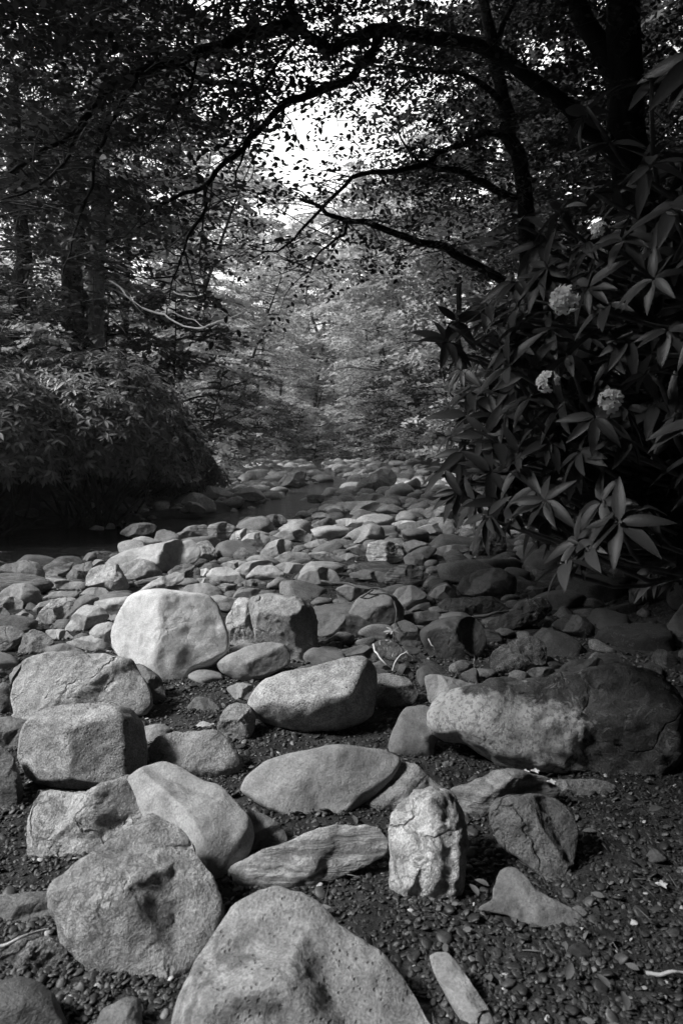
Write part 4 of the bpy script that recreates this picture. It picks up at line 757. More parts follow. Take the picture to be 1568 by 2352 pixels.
RT = [(4.6, 9.5, 4), (6.6, 8, 4), (4.3, 13, 4), (6.8, 13.5, 4), (5, 17, 4), (8.3, 17, 4), (4.3, 20.5, 2), (7, 22, 0), (3.9, 24, 3), (8.5, 27, 1), (3.4, 28, 1), (6.2, 31, 0), (2.9, 32, 2), (8.8, 37, 3), (2.4, 36.5, 0), (5, 38, 1), (13, 24, 0), (2., 42, 3), (6.4, 45, 1), (11, 13, 4), (13, 52, 2), (14, 38, 1), (9, 10, 4), (3, 50, 2), (9, 52, 3)]
for x, y, k in LT: place(PT[k], x, y, rnd.uniform(-.7, .7), rnd.uniform(.85, 1.05), *GL)
for x, y, k in RT: place(PT[k], x, y, math.pi + rnd.uniform(-.7, .7), rnd.uniform(.85, 1.08), *GR)
for x, y in [(-5.7, 10.9), (-4.5, 12.2), (-6.9, 12.4), (-3.9, 15), (-3.7, 18.5), (-4.0, 22), (-4.2, 27), (-4.4, 33), (-3.9, 40), (-3.4, 48), (-6, 13.2), (-2.6, 54), (-1.2, 57), (.2, 55), (1.6, 58), (-.4, 60), (2.6, 56), (-4.2, 39), (-2.9, 41), (-1.6, 40), (-.3, 41), (1., 39.5), (-.8, 45), (-3.6, 45), (1.2, 46)]:
    end = y > 38 and x > -3.3
    place(PU[1 if end else rnd.randrange(2)], x, y, rnd.uniform(-.8, .8), rnd.uniform(.8, 1.15), *(('pale leafy small tree closing the far end of the creek bed', 'small tree', 'small trees at the far end of the creek') if end else ('low bushy understory tree crowding the left bank of the creek', 'small tree', 'understory trees on the left bank')))
for x, y in [(3.6, 9.4), (3.7, 12), (3.7, 15.2), (3.6, 18.5), (3.5, 21.5), (3.1, 24.5), (2.8, 27.5), (2.3, 30.5), (2.0, 33.5), (1.8, 36.5), (5.8, 11)]:
    place(PU[rnd.randrange(2)], x, y, math.pi + rnd.uniform(-.8, .8), rnd.uniform(.8, 1.15), 'low bushy understory tree crowding the right bank of the creek', 'small tree', 'understory trees on the right bank')
for x in np.arange(-46, 47, 5.5):
    place(PT[rnd.randrange(4)], x + rnd.uniform(-1.5, 1.5), 66 + rnd.uniform(-3, 6) + .1 * abs(x), rnd.uniform(0, 6), (rnd.uniform(1.8, 2.1) if abs(x) < 14 else rnd.uniform(1.4, 1.7)), 'tall distant tree closing the end of the creek valley', 'tree', 'trees closing the valley')
for x, y in [(-5.5, 60), (-2.5, 63), (.5, 59), (3.5, 62), (6.5, 60)]:
    place(PT[rnd.randrange(4)], x, y, rnd.uniform(0, 6), rnd.uniform(1.9, 2.15), 'tall distant tree closing the end of the creek valley', 'tree', 'trees closing the valley')
def far_wood():
    rs = np.random.RandomState(77); n = 46000; a = rs.uniform(.25, 2.9, n); r = rs.uniform(76, 125, n); x = r * np.cos(a); y = 10 + r * np.sin(a)
    n2 = 26000; x2 = rs.uniform(17, 40, n2) * np.where(rs.rand(n2) > .5, 1, -1); y2 = rs.uniform(4, 75, n2)
    x, y = np.r_[x, x2], np.r_[y, y2]; top = np.where((x < 0) & (y < 76), 7., 11) + 3.5 * vnoise(np.stack([x * .22, y * .22, x * 0], 1), 3); z = ground_z(x, y) + top * rs.rand(len(x)) ** .6
    P0 = np.stack([x, y, z], 1); VF = sprays(rs, P0, rs.randn(len(x), 3) * [1, 1, .2], np.full(len(x), 1.0), 4, .62, T_Q)
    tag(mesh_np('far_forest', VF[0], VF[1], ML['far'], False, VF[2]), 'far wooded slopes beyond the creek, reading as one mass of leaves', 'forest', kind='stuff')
far_wood()
def near_wood():  # unseen leaf mass added around the camera to cut the sky light
    rs = np.random.RandomState(5); n = 60000; x = rs.uniform(-26, 24, n); y = rs.uniform(-26, 9, n)
    left = (x < -12) & (x > -22); back = (y < -6.5); right = x > 7.5; ok = left | back | right; x, y = x[ok], y[ok]
    top = np.where((x < -8) & (y > -5), 8.3, 16.) + 1.2 * vnoise(np.stack([x * .3, y * .3, x * 0], 1), 4); P0 = np.stack([x, y, ground_z(x, y) + top * rs.rand(len(x)) ** .8], 1)
    VF = sprays(rs, P0, rs.randn(len(x), 3) * [1, 1, .2], np.full(len(x), .8), 5, .6, T_Q)
    tag(mesh_np('sky_blocking_woods', VF[0], VF[1], ML['far_dark'], False, VF[2]), 'unseen dense woods added around the near end of the creek to block skylight', 'forest', kind='stuff')
near_wood()

# ------------------------------------------------------------------ the two old trunks and the dead branches on the left bank
def trunk_tree(name, label, cat, pts, radii, mat, stubs=(), crown=None):
    base = pts[0]; root = empty(name, base, label, cat); c = curve(pts, 26, .05, int(abs(base[0]) * 10)); rr = np.interp(np.linspace(0, 1, 26), np.linspace(0, 1, len(radii)), radii)
    part('trunk', tubes([(c, rr)], 14), M[mat], root)
    if stubs: part('dead_branches', tubes([(curve(s, 8, .03, i), np.linspace(r, .004, 8)) for i, (s, r) in enumerate(stubs)], 5), M[mat], root)
    if crown is not None: part('crown', crown, ML['far_dark'], root, False)
    return root
def crown_of(seed, c, rad, n, leaf, m=12, tpl=T_Q, L=.5):
    rs = np.random.RandomState(seed); v = unit(rs.randn(n, 3)) * (rs.rand(n, 1) ** .45) * np.array(rad); keep = fbm(v * 1.1 + seed, 3, seed) > -.12; v = v[keep]
    return sprays(rs, v + np.array(c), v * [1, 1, .15] + rs.randn(len(v), 3) * .5, np.full(len(v), L), m, leaf, tpl)
Y = 12.
b = P(228, 900, Y); b.z = .3
st = []
for k, (py, sx, dx, dy) in enumerate([(575, 1, 60, -12), (590, 1, 75, 10), (615, 1, 95, 20), (640, 1, 75, 45), (655, 1, 110, 70), (690, 1, 80, 60), (560, -1, 60, 5), (610, -1, 40, 12), (720, 1, 60, 50), (545, 1, 90, -20)]):
    a = P(228 + 10 * sx, py, Y); e = P(228 + sx * dx, py + dy, Y - .5); st.append(([a, (a + e) / 2 + Vector((0, 0, .08)), e], .03))
trunk_tree('hemlock_tree', 'pale mottled conifer trunk with bare broken side branches behind the left rhododendrons', 'tree', [b, P(226, 780, Y), P(226, 650, Y), P(227, 560, Y), P(222, 420, Y), P(218, 200, Y + .3)], [.14, .13, .125, .12, .10, .07], 'pale_bark', st,
           crown_of(5, P(215, 330, Y + .6), (1.6, 1.3, 2.0), 900, .08))
b = P(172, 900, 13); b.z = .4
trunk_tree('oak_tree', 'thick dark furrowed trunk just left of the pale conifer', 'tree', [b, P(172, 760, 13), P(170, 640, 13), P(176, 540, 13), P(165, 380, 13), P(150, 150, 13.5)], [.24, .21, .19, .175, .15, .1], 'bark', [], crown_of(6, P(100, 300, 13.5), (2.6, 1.8, 2.6), 1300, .1))
b = P(45, 900, 11); b.z = .3
trunk_tree('forest_tree', 'dark trunk at the left edge, half hidden by leaves', 'tree', [b, P(45, 700, 11), P(48, 560, 11), P(40, 400, 11), P(30, 150, 11.5)], [.13, .12, .11, .09, .06], 'bark', [], crown_of(7, P(-60, 420, 11.5), (2.2, 1.6, 2.4), 900, .1))
for i, (label, lines) in enumerate([
    ('bleached dead branch curving out above the left bushes, longest and lowest', [([(330, 705), (370, 722), (400, 738), (450, 756), (480, 748), (512, 735), (552, 722)], .018), ([(450, 752), (500, 742), (540, 738)], .008), ([(395, 712), (440, 735), (470, 752), (500, 750)], .008)]),
    ('short bleached twig curving above the longer dead branch', [([(395, 665), (420, 678), (450, 678), (490, 664)], .010)]),
    ('straight dead branch slanting down through the left bushes', [([(250, 640), (290, 675), (330, 710)], .016)])]):
    base = P(lines[0][0][0][0], lines[0][0][0][1], 10.2); root = empty('dead_branch', base, label, 'branch')
    part('wood', tubes([(curve([P(x, y, 10.2 - .1 * k) for k, (x, y) in enumerate(l)], 16, .02, i), np.linspace(r, .006, 16)) for l, r in lines], 6), M['bleached'], root)

# ------------------------------------------------------------------ rhododendron bushes on the left bank
def whorls(rs, C, A, size, tpl, nleaf=8, droop=.35, spread=.95):
    """whorl centres C, axis A: nleaf leaves radiate round the axis."""
    out = []; A = unit(A); n = len(C); ref = unit(np.cross(A, np.array([.3, .2, .9]))); b = np.cross(A, ref)
    ph0 = rs.rand(n) * 6.28
    for k in range(nleaf):
        ph = ph0 + k * 6.283 / nleaf + rs.randn(n) * .18; lay = .35 * rs.rand(n)
        rad = ref * np.cos(ph)[:, None] + b * np.sin(ph)[:, None]; d = rad * spread + .22 * rs.randn(n, 3) + A * (lay[:, None] + .1) + np.array([0, 0, -1.]) * (droop * (.4 + rs.rand(n)))[:, None]
        nr = A * 1. + rs.randn(n, 3) * .12 - d * 0
        out.append(leaves(C + rad * (size * .04)[:, None], d, nr, size * (.7 + .4 * rs.rand(n)), tpl, rs.rand(n)))
    return join(out)
def flower(rs, c, r, root, ax=(0, -.5, .6)):
    """a rounded truss of small five-petalled blossoms."""
    n = 17; v = unit(rs.randn(n, 3) + np.array(ax) * 1.1); out = []
    tp = (np.array([(0, 0, 0), (.45, -.36, .12), (.95, -.22, .02), (1.05, 0, -.05), (.95, .22, .02), (.45, .36, .12)], float), np.array([(0, 1, 2, 3), (0, 3, 4, 5)]))
    for k in range(5):
        ref = unit(np.cross(v, np.array([.31, .2, .93]))); b = np.cross(v, ref); ph = rs.rand(n) * .3 + k * 1.2566
        d = ref * np.cos(ph)[:, None] + b * np.sin(ph)[:, None] + v * .55
        out.append(leaves(np.array(c) + v * r * (.62 + .15 * rs.rand(n, 1)), d, v, np.full(n, r * .5), tp, rs.rand(n)))
    return part('flower', join(out), ML['petal'], root)
def bush(name, label, c, rad, n, seed, mat='rhodo_far', size=.145, flowers=0, group=None, lift=-9):
    rs = np.random.RandomState(seed); c = np.array(c, float); v = unit(rs.randn(n, 3)); v[:, 2] = np.abs(v[:, 2]) * .9 - .25 * rs.rand(n) ** 2
    v = unit(v); lump = 1 + .24 * fbm(v * 2.2 + seed, 3, seed) + .05 * rs.randn(n); dep = np.where(rs.rand(n) < .7, 1, .55 + .45 * rs.rand(n)); P_ = c + v * np.array(rad) * (lump * dep)[:, None]
    gz = ground_z(P_[:, 0], P_[:, 1]); keep = P_[:, 2] > gz + .12 * (1 + np.abs(v[:, 0])); keep &= (P_[:, 2] > lift + .12 * vnoise(P_ * 1.5, seed)); P_, v = P_[keep], v[keep]
    base = (c[0], c[1], float(ground_z(c[:1], c[1:2])[0])); root = empty(name, base, label, 'bush', group)
    part('leaves', whorls(rs, P_, v + np.array([0, 0, .5]), np.full(len(P_), size), T_RHF, 7), ML[mat], root, False)
    idx = rs.choice(len(P_), 34, replace=False); L = []
    for i in idx:
        s0 = np.array(base) + rs.randn(3) * [.25, .2, 0]; m_ = (s0 + P_[i]) / 2 + rs.randn(3) * .12; L.append((curve([s0, m_, P_[i]], 9, .04, i), np.linspace(.03, .006, 9)))
    part('stems', tubes(L, 5), M['bark'], root)
    for k in range(flowers):
        f = rs.choice(len(P_)); 
        for _ in range(60):
            f = rs.choice(len(P_))
            if v[f, 1] < -.3 and v[f, 2] > -.1: break
        flower(rs, P_[f] + v[f] * .06, .045, root)
    return root
bush('rhododendron_bush', 'big pale-leaved rhododendron dotted with white blossoms over the dark water on the left', (-3.7, 10.4, .95), (1.5, 1.2, 1.5), 2300, 1, flowers=7, lift=.55)
bush('rhododendron_bush', 'rhododendron at the left edge whose lowest leaves hang over black water', (-5.1, 9.3, .95), (1.6, 1.1, 1.4), 2100, 2, flowers=5, lift=.5)
bush('rhododendron_bush', 'rounder rhododendron tapering down to the creek stones, right of the big blossoming one', (-4.3, 13.2, .6), (1.4, 1.1, 1.3), 1800, 3, flowers=2, lift=.4)
bush('rhododendron_bush', 'upper rhododendron growing below the two old trunks', (-5.4, 11.4, 1.0), (1.9, 1.3, 1.9), 2200, 4, flowers=1)
bush('rhododendron_bush', 'dark low bush at the foot of the left bank trees, farthest of the left bushes', (-3.7, 14.6, .2), (1.2, 1.1, 1.1), 1200, 5, 'far_dark')
bush('rhododendron_bush', 'dark bush under the trees on the far right bank', (4.0, 15.5, .3), (1.2, 1.3, 1.1), 1100, 6, 'far_dark')
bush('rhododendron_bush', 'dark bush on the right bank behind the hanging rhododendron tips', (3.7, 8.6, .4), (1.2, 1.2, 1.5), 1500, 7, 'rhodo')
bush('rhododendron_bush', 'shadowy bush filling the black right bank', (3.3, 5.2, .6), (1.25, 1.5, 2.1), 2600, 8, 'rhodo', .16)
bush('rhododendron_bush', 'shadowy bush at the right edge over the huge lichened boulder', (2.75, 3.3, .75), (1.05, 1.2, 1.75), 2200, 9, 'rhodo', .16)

# ------------------------------------------------------------------ the near rhododendron on the right, leaf by leaf
def near_rhodo():
    rs = np.random.RandomState(42)
    base = Vector((2.05, 3.0, .1)); root = empty('rhododendron', base, 'near rhododendron with long glossy leaves and white flower trusses hanging in from the right', 'bush')
    W = [(1187,708,2.5),(1049,738,2.7),(1026,785,2.7),(1129,773,2.6),(1304,818,2.2),(1439,780,2.1),(1214,915,2.4),(1116,998,2.5),(1191,1040,2.4),(1144,1083,2.5),(1366,958,2.1),(1424,933,2.1),(1159,948,2.5),(1286,485,2.3),(1200,500,2.5),(1344,265,2.2),(1324,1246,2.0),(1149,1153,2.4),(1549,955,2.0),(1379,1153,2.1),(1064,1038,2.6),(1499,190,2.0),(1429,550,2.1),(1150,1176,2.4),(1240,640,2.4),(1350,660,2.2),(1500,640,2.0),(1490,380,2.0),(1540,480,1.9),(1400,430,2.2),(1260,760,2.4),(1340,560,2.3),(1480,860,2.0),(1290,930,2.3),(1080,900,2.7),(1190,860,2.5),(1395,700,2.15),(1530,760,1.95),(1470,1165,2.0),(1440,1010,2.1),(1260,1010,2.3),(1120,700,2.7),(1090,1090,2.6),(1230,1120,2.3),(1400,330,2.2),(1240,560,2.5),(1050,1130,2.7),(1330,1040,2.2),(1120,1185,2.3),(1175,1195,2.3),(1305,1290,1.95),(1350,1262,1.95),(1250,1150,2.2),(1090,1150,2.5),(1020,1080,2.7),(1420,1200,1.95),(1035,1000,2.7)]
    C = [np.array(P(*w)) for w in W]; S = [.115 + .03 * rs.rand() for _ in W]
    for _ in range(330):                 # the mass of leaves behind the front whorls
        px = 1568 - 520 * rs.rand() ** 1.15 + 80 * rs.rand(); py = rs.uniform(380, 1230); lim = 1568 - 560 * math.exp(-((py - 900) / 420) ** 2)
        if px < lim: continue
        C.append(np.array(P(px, py, rs.uniform(2.3, 3.5)))); S.append(.12 + .04 * rs.rand())
    for _ in range(60): C.append(np.array(P(rs.uniform(1580, 1900), rs.uniform(100, 1250), rs.uniform(1.7, 3.)))); S.append(.16)
    C = np.array(C); S = np.array(S); A = np.stack([-.55 + .5 * rs.randn(len(C)), -.35 + .4 * rs.randn(len(C)), .75 + .25 * rs.randn(len(C))], 1)
    h_ = len(C) // 2; part('leaves', join([whorls(rs, C[:h_], A[:h_], S[:h_], T_RH, 7, .55, .9), whorls(rs, C[h_:], A[h_:], S[h_:] * 1.05, T_RH, 6, .25, .8)]), ML['rhodo'], root)
    L = []
    forks = [np.array(base + Vector(v)) for v in ((-.35, -.15, .7), (-.2, .1, 1.3), (-.35, .05, 1.0), (-.1, -.2, 1.7), (-.45, -.05, .35))]
    for f in forks: L.append((curve([base, (np.array(base) + f) / 2 + [.08, 0, .05], f], 10, .03, 3), np.linspace(.035, .018, 10)))
    for i, c in enumerate(C):
        f = min(forks, key=lambda q: np.linalg.norm((q - c) * [1, 1, 1.6])); m_ = (f * .45 + c * .55) + np.array([.08 * rs.randn(), .08 * rs.randn(), -.10 - .05 * rs.rand()])
        L.append((curve([f, m_, c - unit(A[i]) * .05, c], 10, .02, i), np.linspace(.012, .0035, 10)))
    part('stems', tubes(L, 6), M['green_twig'], root)
    for px, py, y, r in ((1296, 690, 1.9, .040), (1258, 878, 2.0, .033), (1402, 922, 1.8, .033), (1375, 528, 2.05, .024)):
        flower(rs, np.array(P(px, py, y)), r, root, (-.6, -.8, .5))
near_rhodo()

# ------------------------------------------------------------------ overhanging trees
def D3(pts, y0, y1):
    n = len(pts); return [P(x, y, y0 + (y1 - y0) * k / (n - 1)) for k, (x, y) in enumerate(pts)]
def in_gap(px, py):
    g = np.minimum.reduce([((px - 690) / 50) ** 2 + ((py - 285) / 80) ** 2, ((px - 715) / 40) ** 2 + ((py - 190) / 45) ** 2, ((px - 735) / 60) ** 2 + ((py - 500) / 90) ** 2 ])
    return g < 1
def overhang_tree(label, trunk, tr, limbs, seed, boxes, leaf=.054):
    rs = np.random.RandomState(seed); base = trunk[0]; root = empty('beech_tree', base, label, 'tree')
    part('trunk', tubes([(curve(trunk, 30, .03, seed), np.interp(np.linspace(0, 1, 30), np.linspace(0, 1, len(tr)), tr))], 12), M['bark'], root)
    P0, D0, tw = [], [], []
    for i, (pts, y0, y1, r0, r1) in enumerate(limbs):
        c = curve(D3(pts, y0, y1), 34, .02, seed + i); part('branch', tubes([(c, np.linspace(r0, r1, 34))], 8), M['bark'], root)
        ln = np.linalg.norm(np.diff(c, axis=0), axis=1).sum(); m = int(ln * 16)
        for _ in range(m):
            k = rs.randint(4, 34); d = unit(np.array([rs.randn(), rs.randn(), .25 * rs.randn()])); d[0] -= .2; l = rs.uniform(.15, .6); s = c[k]
            ex, ey = to_px(*(s + d * (l + .2)))
            if in_gap(np.array([ex]), np.array([ey]))[0] and rs.rand() < .85: continue
            e = s + d * l + [0, 0, -.12 * l]; tw.append((curve([s, (s + e) / 2 + .04 * rs.randn(3), e], 6), np.linspace(.006, .0018, 6))); P0.append(e); D0.append(d); P0.append((s + e) / 2); D0.append(d + .7 * rs.randn(3) * [1, 1, .1])
    for (x0, x1, p0, p1, y0, y1, n) in boxes:      # the rest of the crown
        px = rs.uniform(x0, x1, n); py = p0 + (p1 - p0) * rs.rand(n) ** 1.25; y = rs.uniform(y0, y1, n)
        ok = ~(in_gap(px, py)); cl = vnoise(np.stack([px * .012, py * .016, y * .8], 1), seed) > -.38; ok &= cl
        for a, b_, c_ in zip(px[ok], py[ok], y[ok]):
            q = np.array(P(a, b_, c_)); d = unit(np.array([rs.randn() - .4, rs.randn(), .15 * rs.randn()])); P0.append(q); D0.append(d); tw.append((np.array([q - d * .15, q, q + d * .25 - [0, 0, .03]]), np.array([.004, .003, .001])))
    P0, D0 = np.array(P0), np.array(D0)
    part('twigs', tubes(tw, 4), M['twig'], root); part('leaves', sprays(rs, P0, D0, .22 + .22 * rs.rand(len(P0)), 9, leaf, T_BE, .3, .2), ML['near'], root, False)
    return root
t0 = Vector((2.75, 5.4, .35))
overhang_tree('old right-bank tree whose long arching limb crosses the top of the view to the left',
    [t0, P(1500, 700, 5.5), P(1460, 400, 5.5), P(1430, 150, 5.5), P(1420, -200, 5.5)], [.2, .17, .15, .13, .1],
    [([(1440,340),(1395,330),(1340,290),(1310,250),(1230,190),(1140,130),(1050,95),(900,70),(840,78),(784,95),(750,112),(710,78),(685,50),(660,0),(640,-60)], 5.5, 4.6, .06, .024),
     ([(685,50),(640,60),(590,75),(500,102),(420,132),(380,146),(300,175),(270,192),(230,240),(190,280),(150,312),(80,362),(20,400)], 4.85, 3.9, .042, .01),
     ([(870,74),(850,130),(820,168),(784,190),(720,215),(670,235),(640,250),(600,290),(560,345),(500,385),(460,430),(400,457),(345,475)], 5.0, 4.3, .034, .009),
     ([(325,170),(290,220),(260,270),(235,330),(222,380),(210,440),(190,500),(160,580),(152,640)], 4.2, 3.9, .015, .004),
     ([(450,122),(430,215),(400,240),(375,280),(360,310),(345,345)], 4.4, 4.2, .010, .003),
     ([(190,280),(160,350),(110,410),(50,450),(-10,478)], 4.0, 3.6, .012, .004),
     ([(400,140),(460,188),(530,190),(570,187),(605,212),(640,240)], 4.4, 4.8, .012, .010),
     ([(690,60),(660,110),(620,170),(592,230),(585,290),(540,345)], 4.85, 4.7, .012, .005),
     ([(490,395),(470,480),(430,560),(400,620),(390,690)], 4.4, 4.2, .012, .003),
     ([(560,345),(543,385),(543,430),(556,440)], 4.5, 4.4, .008, .003),
     ([(1400,-100),(1330,0),(1400,140),(1440,230)], 5.7, 5.5, .07, .08)], 61,
    [(-60, 640, -60, 330, 3.6, 8, 620), (-60, 420, -60, 130, 3.4, 7, 220), (-60, 520, 250, 640, 4.5, 8.5, 150), (560, 1050, -60, 210, 4.5, 9, 480), (-80, 260, 400, 820, 4.2, 6.5, 130), (440, 640, 150, 560, 6, 9.5, 60)])
t1 = Vector((2.05, 6.6, .25))
overhang_tree('slim dark tree on the right bank leaning left, with low branches reaching over the creek',
    [t1, P(1232, 800, 6.6), P(1212, 540, 6.6), P(1195, 400, 6.6), P(1172, 320, 6.6), P(1160, 250, 6.6), P(1145, 180, 6.6), P(1128, 90, 6.6), P(1095, -60, 6.6)], [.095, .085, .078, .07, .066, .062, .058, .05, .04],
    [([(1180,455),(1120,425),(1080,402),(1000,384),(960,378),(880,395),(820,405),(795,428),(740,480),(690,530),(640,570),(600,582)], 6.5, 5.6, .035, .006),
     ([(968,378),(1000,360),(1050,338),(1110,306),(1168,318)], 6.2, 6.5, .02, .028),
     ([(1215,690),(1120,625),(1040,580),(1000,565),(940,550),(870,520),(840,512),(780,505),(740,480),(690,455)], 6.6, 5.6, .045, .012),
     ([(795,508),(782,545),(740,570),(716,600),(712,625)], 5.8, 5.7, .013, .004),
     ([(960,376),(930,330),(915,300),(935,280)], 6.2, 6.2, .012, .004),
     ([(1150,240),(1110,200),(1060,170),(1000,160),(900,150)], 6.5, 6.2, .03, .008),
     ([(1135,110),(1150,60),(1180,0),(1190,-60)], 6.6, 6.6, .03, .02)], 62,
    [(1180, 1620, -60, 420, 5.2, 8, 520), (960, 1568, -60, 520, 5.8, 10, 750), (740, 1180, 120, 440, 6.3, 10, 330), (1150, 1568, 300, 800, 5.5, 8.5, 330), (880, 1160, 330, 640, 7, 10, 70)])
# a third crown added out of view over the camera, shaped to shade the right
def shade_tree():
    root = empty('beech_tree', (4.2, .2, .6), 'unseen wide-crowned tree added on the right bank to shade the right side', 'tree')
    part('trunk', tubes([(curve([(4.2, .2, .4), (4.1, .3, 3), (3.8, .2, 6), (3.5, .2, 9)], 16), np.linspace(.28, .1, 16))], 10), M['bark'], root)
    rs = np.random.RandomState(8); n = 12000; x = rs.uniform(-7, 7, n); y = rs.uniform(-6, 6.5, n); z = rs.uniform(5.6, 8.5, n)
    ok = x > np.where(y < -.2, -5.9, -5.25) + .7 * vnoise(np.stack([y * .7, z * .5, y * 0], 1), 5); P0 = np.stack([x, y, z], 1)[ok]
    part('leaves', sprays(rs, P0, rs.randn(len(P0), 3) * [1, 1, .2], np.full(len(P0), .5), 9, .19, T_Q), ML['near'], root, False)
    L = [(curve([(3.9, .2, 5 + k * .25), (2 + 2 * math.cos(k), 3 * math.sin(k * 1.3), 6.4), (1 + 3.5 * math.cos(k), 5 * math.sin(k * 1.3), 7)], 10), np.linspace(.07, .02, 10)) for k in range(9)]
    part('branches', tubes(L, 6), M['bark'], root)
shade_tree()
# distant leaning trunks seen on the right bank
for lab, pts, y, r in [('straight dark trunk in the shade behind the rhododendron tips', [(1065,1010),(1062,880),(1050,760),(1055,640)], 13, .08)]:
    p3 = [P(a, b_, y) for a, b_ in pts]; p3[0].z = float(ground_z(np.array([p3[0].x]), np.array([y]))[0]) - .05; root = empty('leaning_tree', p3[0], lab, 'tree')
    part('trunk', tubes([(curve(p3, 14, .05), np.linspace(r, r * .6, 14))], 8), M['bark'], root); part('crown', crown_of(int(y), p3[-1] + Vector((-.3, 0, .6)), (2., 1.5, 1.3), 700, .12), ML['far'], root, False)

# ------------------------------------------------------------------ small things on the stones
def stick(label, lines, name='fallen_stick', mat='twig', z=.12, cat='stick'):
    root = None; parts = []
    for pts, r in lines:
        p3 = [G(x, y, zz) for x, y, zz in pts]
        if root is None: root = empty(name, p3[0], label, cat)
        parts.append((curve(p3, 18, .006, len(parts)), np.linspace(r, r * .4, 18)))
    part('wood', tubes(parts, 6), M[mat], root); return root
stick('dark crooked stick arching over the flat dark rock at the centre right', [([(740,1333,.15),(790,1340,.22),(830,1350,.24),(870,1352,.24),(900,1370,.2),(915,1398,.1)], .010), ([(855,1352,.24),(830,1372,.18),(800,1385,.1)], .008), ([(905,1380,.18),(909,1420,.14),(902,1470,.1)], .004)])
stick('pale forked twig among the dark rocks below the green seedling', [([(860,1478,.14),(862,1500,.12),(880,1520,.1),(900,1537,.06)], .006), ([(900,1537,.06),(915,1510,.12),(935,1492,.16)], .005)], mat='bleached')
stick('bleached straight twig standing beside the small dark standing stone', [([(1070,1492,.2),(1086,1508,.14),(1089,1530,.06)], .005)], mat='bleached')
stick('thin pale twig on the broad dark boulder in shade', [([(986,1465,.16),(992,1485,.12),(1002,1500,.08)], .004)], mat='bleached')
stick('dark branch piece lying above the tilted lichen-dotted slab', [([(1090,1415,.16),(1130,1410,.18),(1168,1404,.18)], .012)])
stick('long pale stick lying in the shade at the lower left edge', [([(-30,2178,.05),(40,2158,.06),(110,2136,.06)], .005)], mat='pale_bark')
stick('pale twig lying in the gravel at the lower right edge', [([(1488,2232,.01),(1530,2236,.012),(1580,2238,.01)], .006)], mat='bleached')
def whorl_thing(name, label, cat, px, py, z, size, n=7, mat='rhodo', y=None):
    c = G(px, py, z); root = empty(name, G(px, py, z), label, cat); rs = np.random.RandomState(int(px)); v = np.array([tuple(c)])
    part('leaves', whorls(rs, v, np.array([[0, -.5, .8]]), np.array([size]), T_RH, n, .1), ML[mat], root)
    part('stem', tubes([(curve([c, c + Vector((.01, .02, -.07)), c + Vector((-.02, .05, -z))], 6), np.full(6, .003))], 5), M['green_twig'], root); return root
whorl_thing('seedling', 'little green seedling with a star of pale leaves, alone among the dark rocks', 'seedling', 900, 1448, .12, .05, 8, 'rhodo_far')
for px, py, lab in ((1205, 1774, 'white fallen blossom on the back edge of the angular ridged rock, the left one'), (1228, 1772, 'white fallen blossom on the back edge of the angular ridged rock, the right one'), (1265, 1797, 'white fallen blossom where the angular rock meets the long thin stone'), (1518, 2033, 'single white star-shaped blossom lying on dark gravel at the right')):
    c = G(px, py, .1 if py < 1900 else .02); root = empty('fallen_blossom', c, lab, 'blossom'); rs = np.random.RandomState(px); tp = leaf_tpl(3, .6, .3, .2)
    a = np.arange(5) * 1.2566; d = np.stack([np.cos(a), np.sin(a) * .9, .35 + .2 * np.sin(a * 2)], 1)
    part('petals', leaves(np.array([tuple(c)] * 5), d, np.array([[0, -.3, 1.]] * 5), np.full(5, .017), tp, rs.rand(5)), ML['petal'], root)
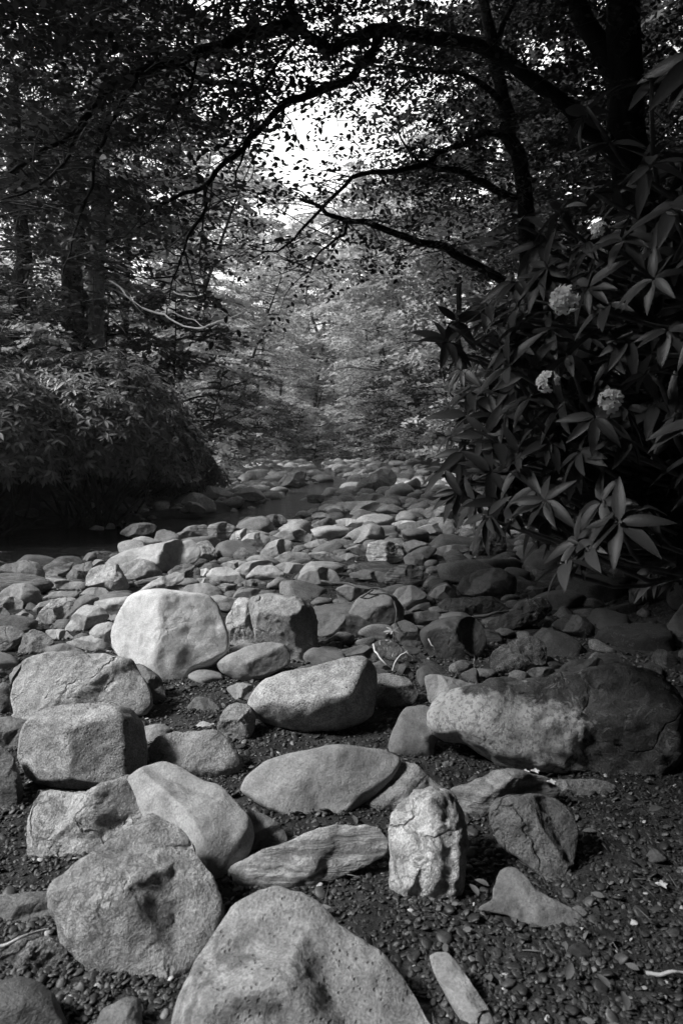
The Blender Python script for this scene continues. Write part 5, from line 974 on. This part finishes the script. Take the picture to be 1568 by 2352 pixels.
for px, py, lab, s, an in ((1134, 1945, 'pale oval dead leaf on gravel right of the skull-like stone', .035, 0), (1098, 2058, 'pale curled dead leaf standing in the gravel by the flat triangular rock', .045, 1.9), (1122, 2035, 'narrow pale dead leaf lying beside the curled one', .04, 2.6), (1488, 1862, 'long pale dead leaf on the dark gravel near the right edge', .05, .2), (1300, 2250, 'broad crumpled dead leaf on gravel at the lower right', .05, 1.), (1400, 2270, 'pale dead leaf right of the crumpled broad one', .04, 2.), (1440, 2320, 'dim dead leaf near the bottom right corner', .045, 1.4), (710, 1718, 'tiny curled dead leaf on the hollow-topped rock', .02, .7)):
    z = .03; c = G(px, py, z); tp = leaf_tpl(6, .42, .4, .15); V, F, T = leaves(np.zeros((1, 3)), np.array([[math.cos(an), math.sin(an), .25]]), np.array([[.2, -.3, .9]]), np.array([s]), tp, np.array([.5]))
    o = mesh_np('dead_leaf', V, F, M['dead_leaf']); o.location = c; tag(o, lab, 'leaf')

def litter():
    rs = np.random.RandomState(12); n = 420; y = rs.uniform(1.25, 3.2, n); x = rs.uniform(-.1, .62, n) * (y + .1); x[::4] = rs.uniform(-.55, .6, len(x[::4])) * y[::4]
    p = np.stack([x, y, ground_z(x, y) + .008 + .008 * rs.rand(n)], 1); a = rs.rand(n) * 6.28; d = np.stack([np.cos(a), np.sin(a), .3 * rs.randn(n)], 1); nr = np.array([0, 0, 1.]) + .45 * rs.randn(n, 3)
    w1 = leaves(p[:300], d[:300], nr[:300], .012 + .03 * rs.rand(300) ** 2, leaf_tpl(4, .45, .2, .2), rs.rand(300))
    w2 = leaves(p[300:], d[300:], nr[300:], .03 + .05 * rs.rand(120), leaf_tpl(4, .05, .5, .1), rs.rand(120))
    VF = join([w1, w2]); tag(mesh_np('leaf_litter', VF[0], VF[1], M['dead_leaf'], True), 'bits of dead leaf, needles and bark strewn over the gravel', 'leaf litter', kind='stuff')
litter()

# ------------------------------------------------------------------ the air
def haze():
    V = [(x, y, z) for x in (-760, 760) for y in (-40, 760) for z in (-1.5, 62)]; F = [(0, 1, 3, 2), (4, 6, 7, 5), (0, 4, 5, 1), (2, 3, 7, 6), (0, 2, 6, 4), (1, 5, 7, 3)]
    m = NT('air'); v = m.n('ShaderNodeVolumePrincipled', Density=HAZE, Anisotropy=.3); v.inputs['Color'].default_value = (.9, .9, .9, 1); m.l(v.outputs[0], m.out.inputs['Volume'])
    tag(mesh_np('haze', V, F, m.m, False), 'thin summer haze in the creek valley', 'haze', kind='stuff')
HAZE = .0009
if HAZE: haze()
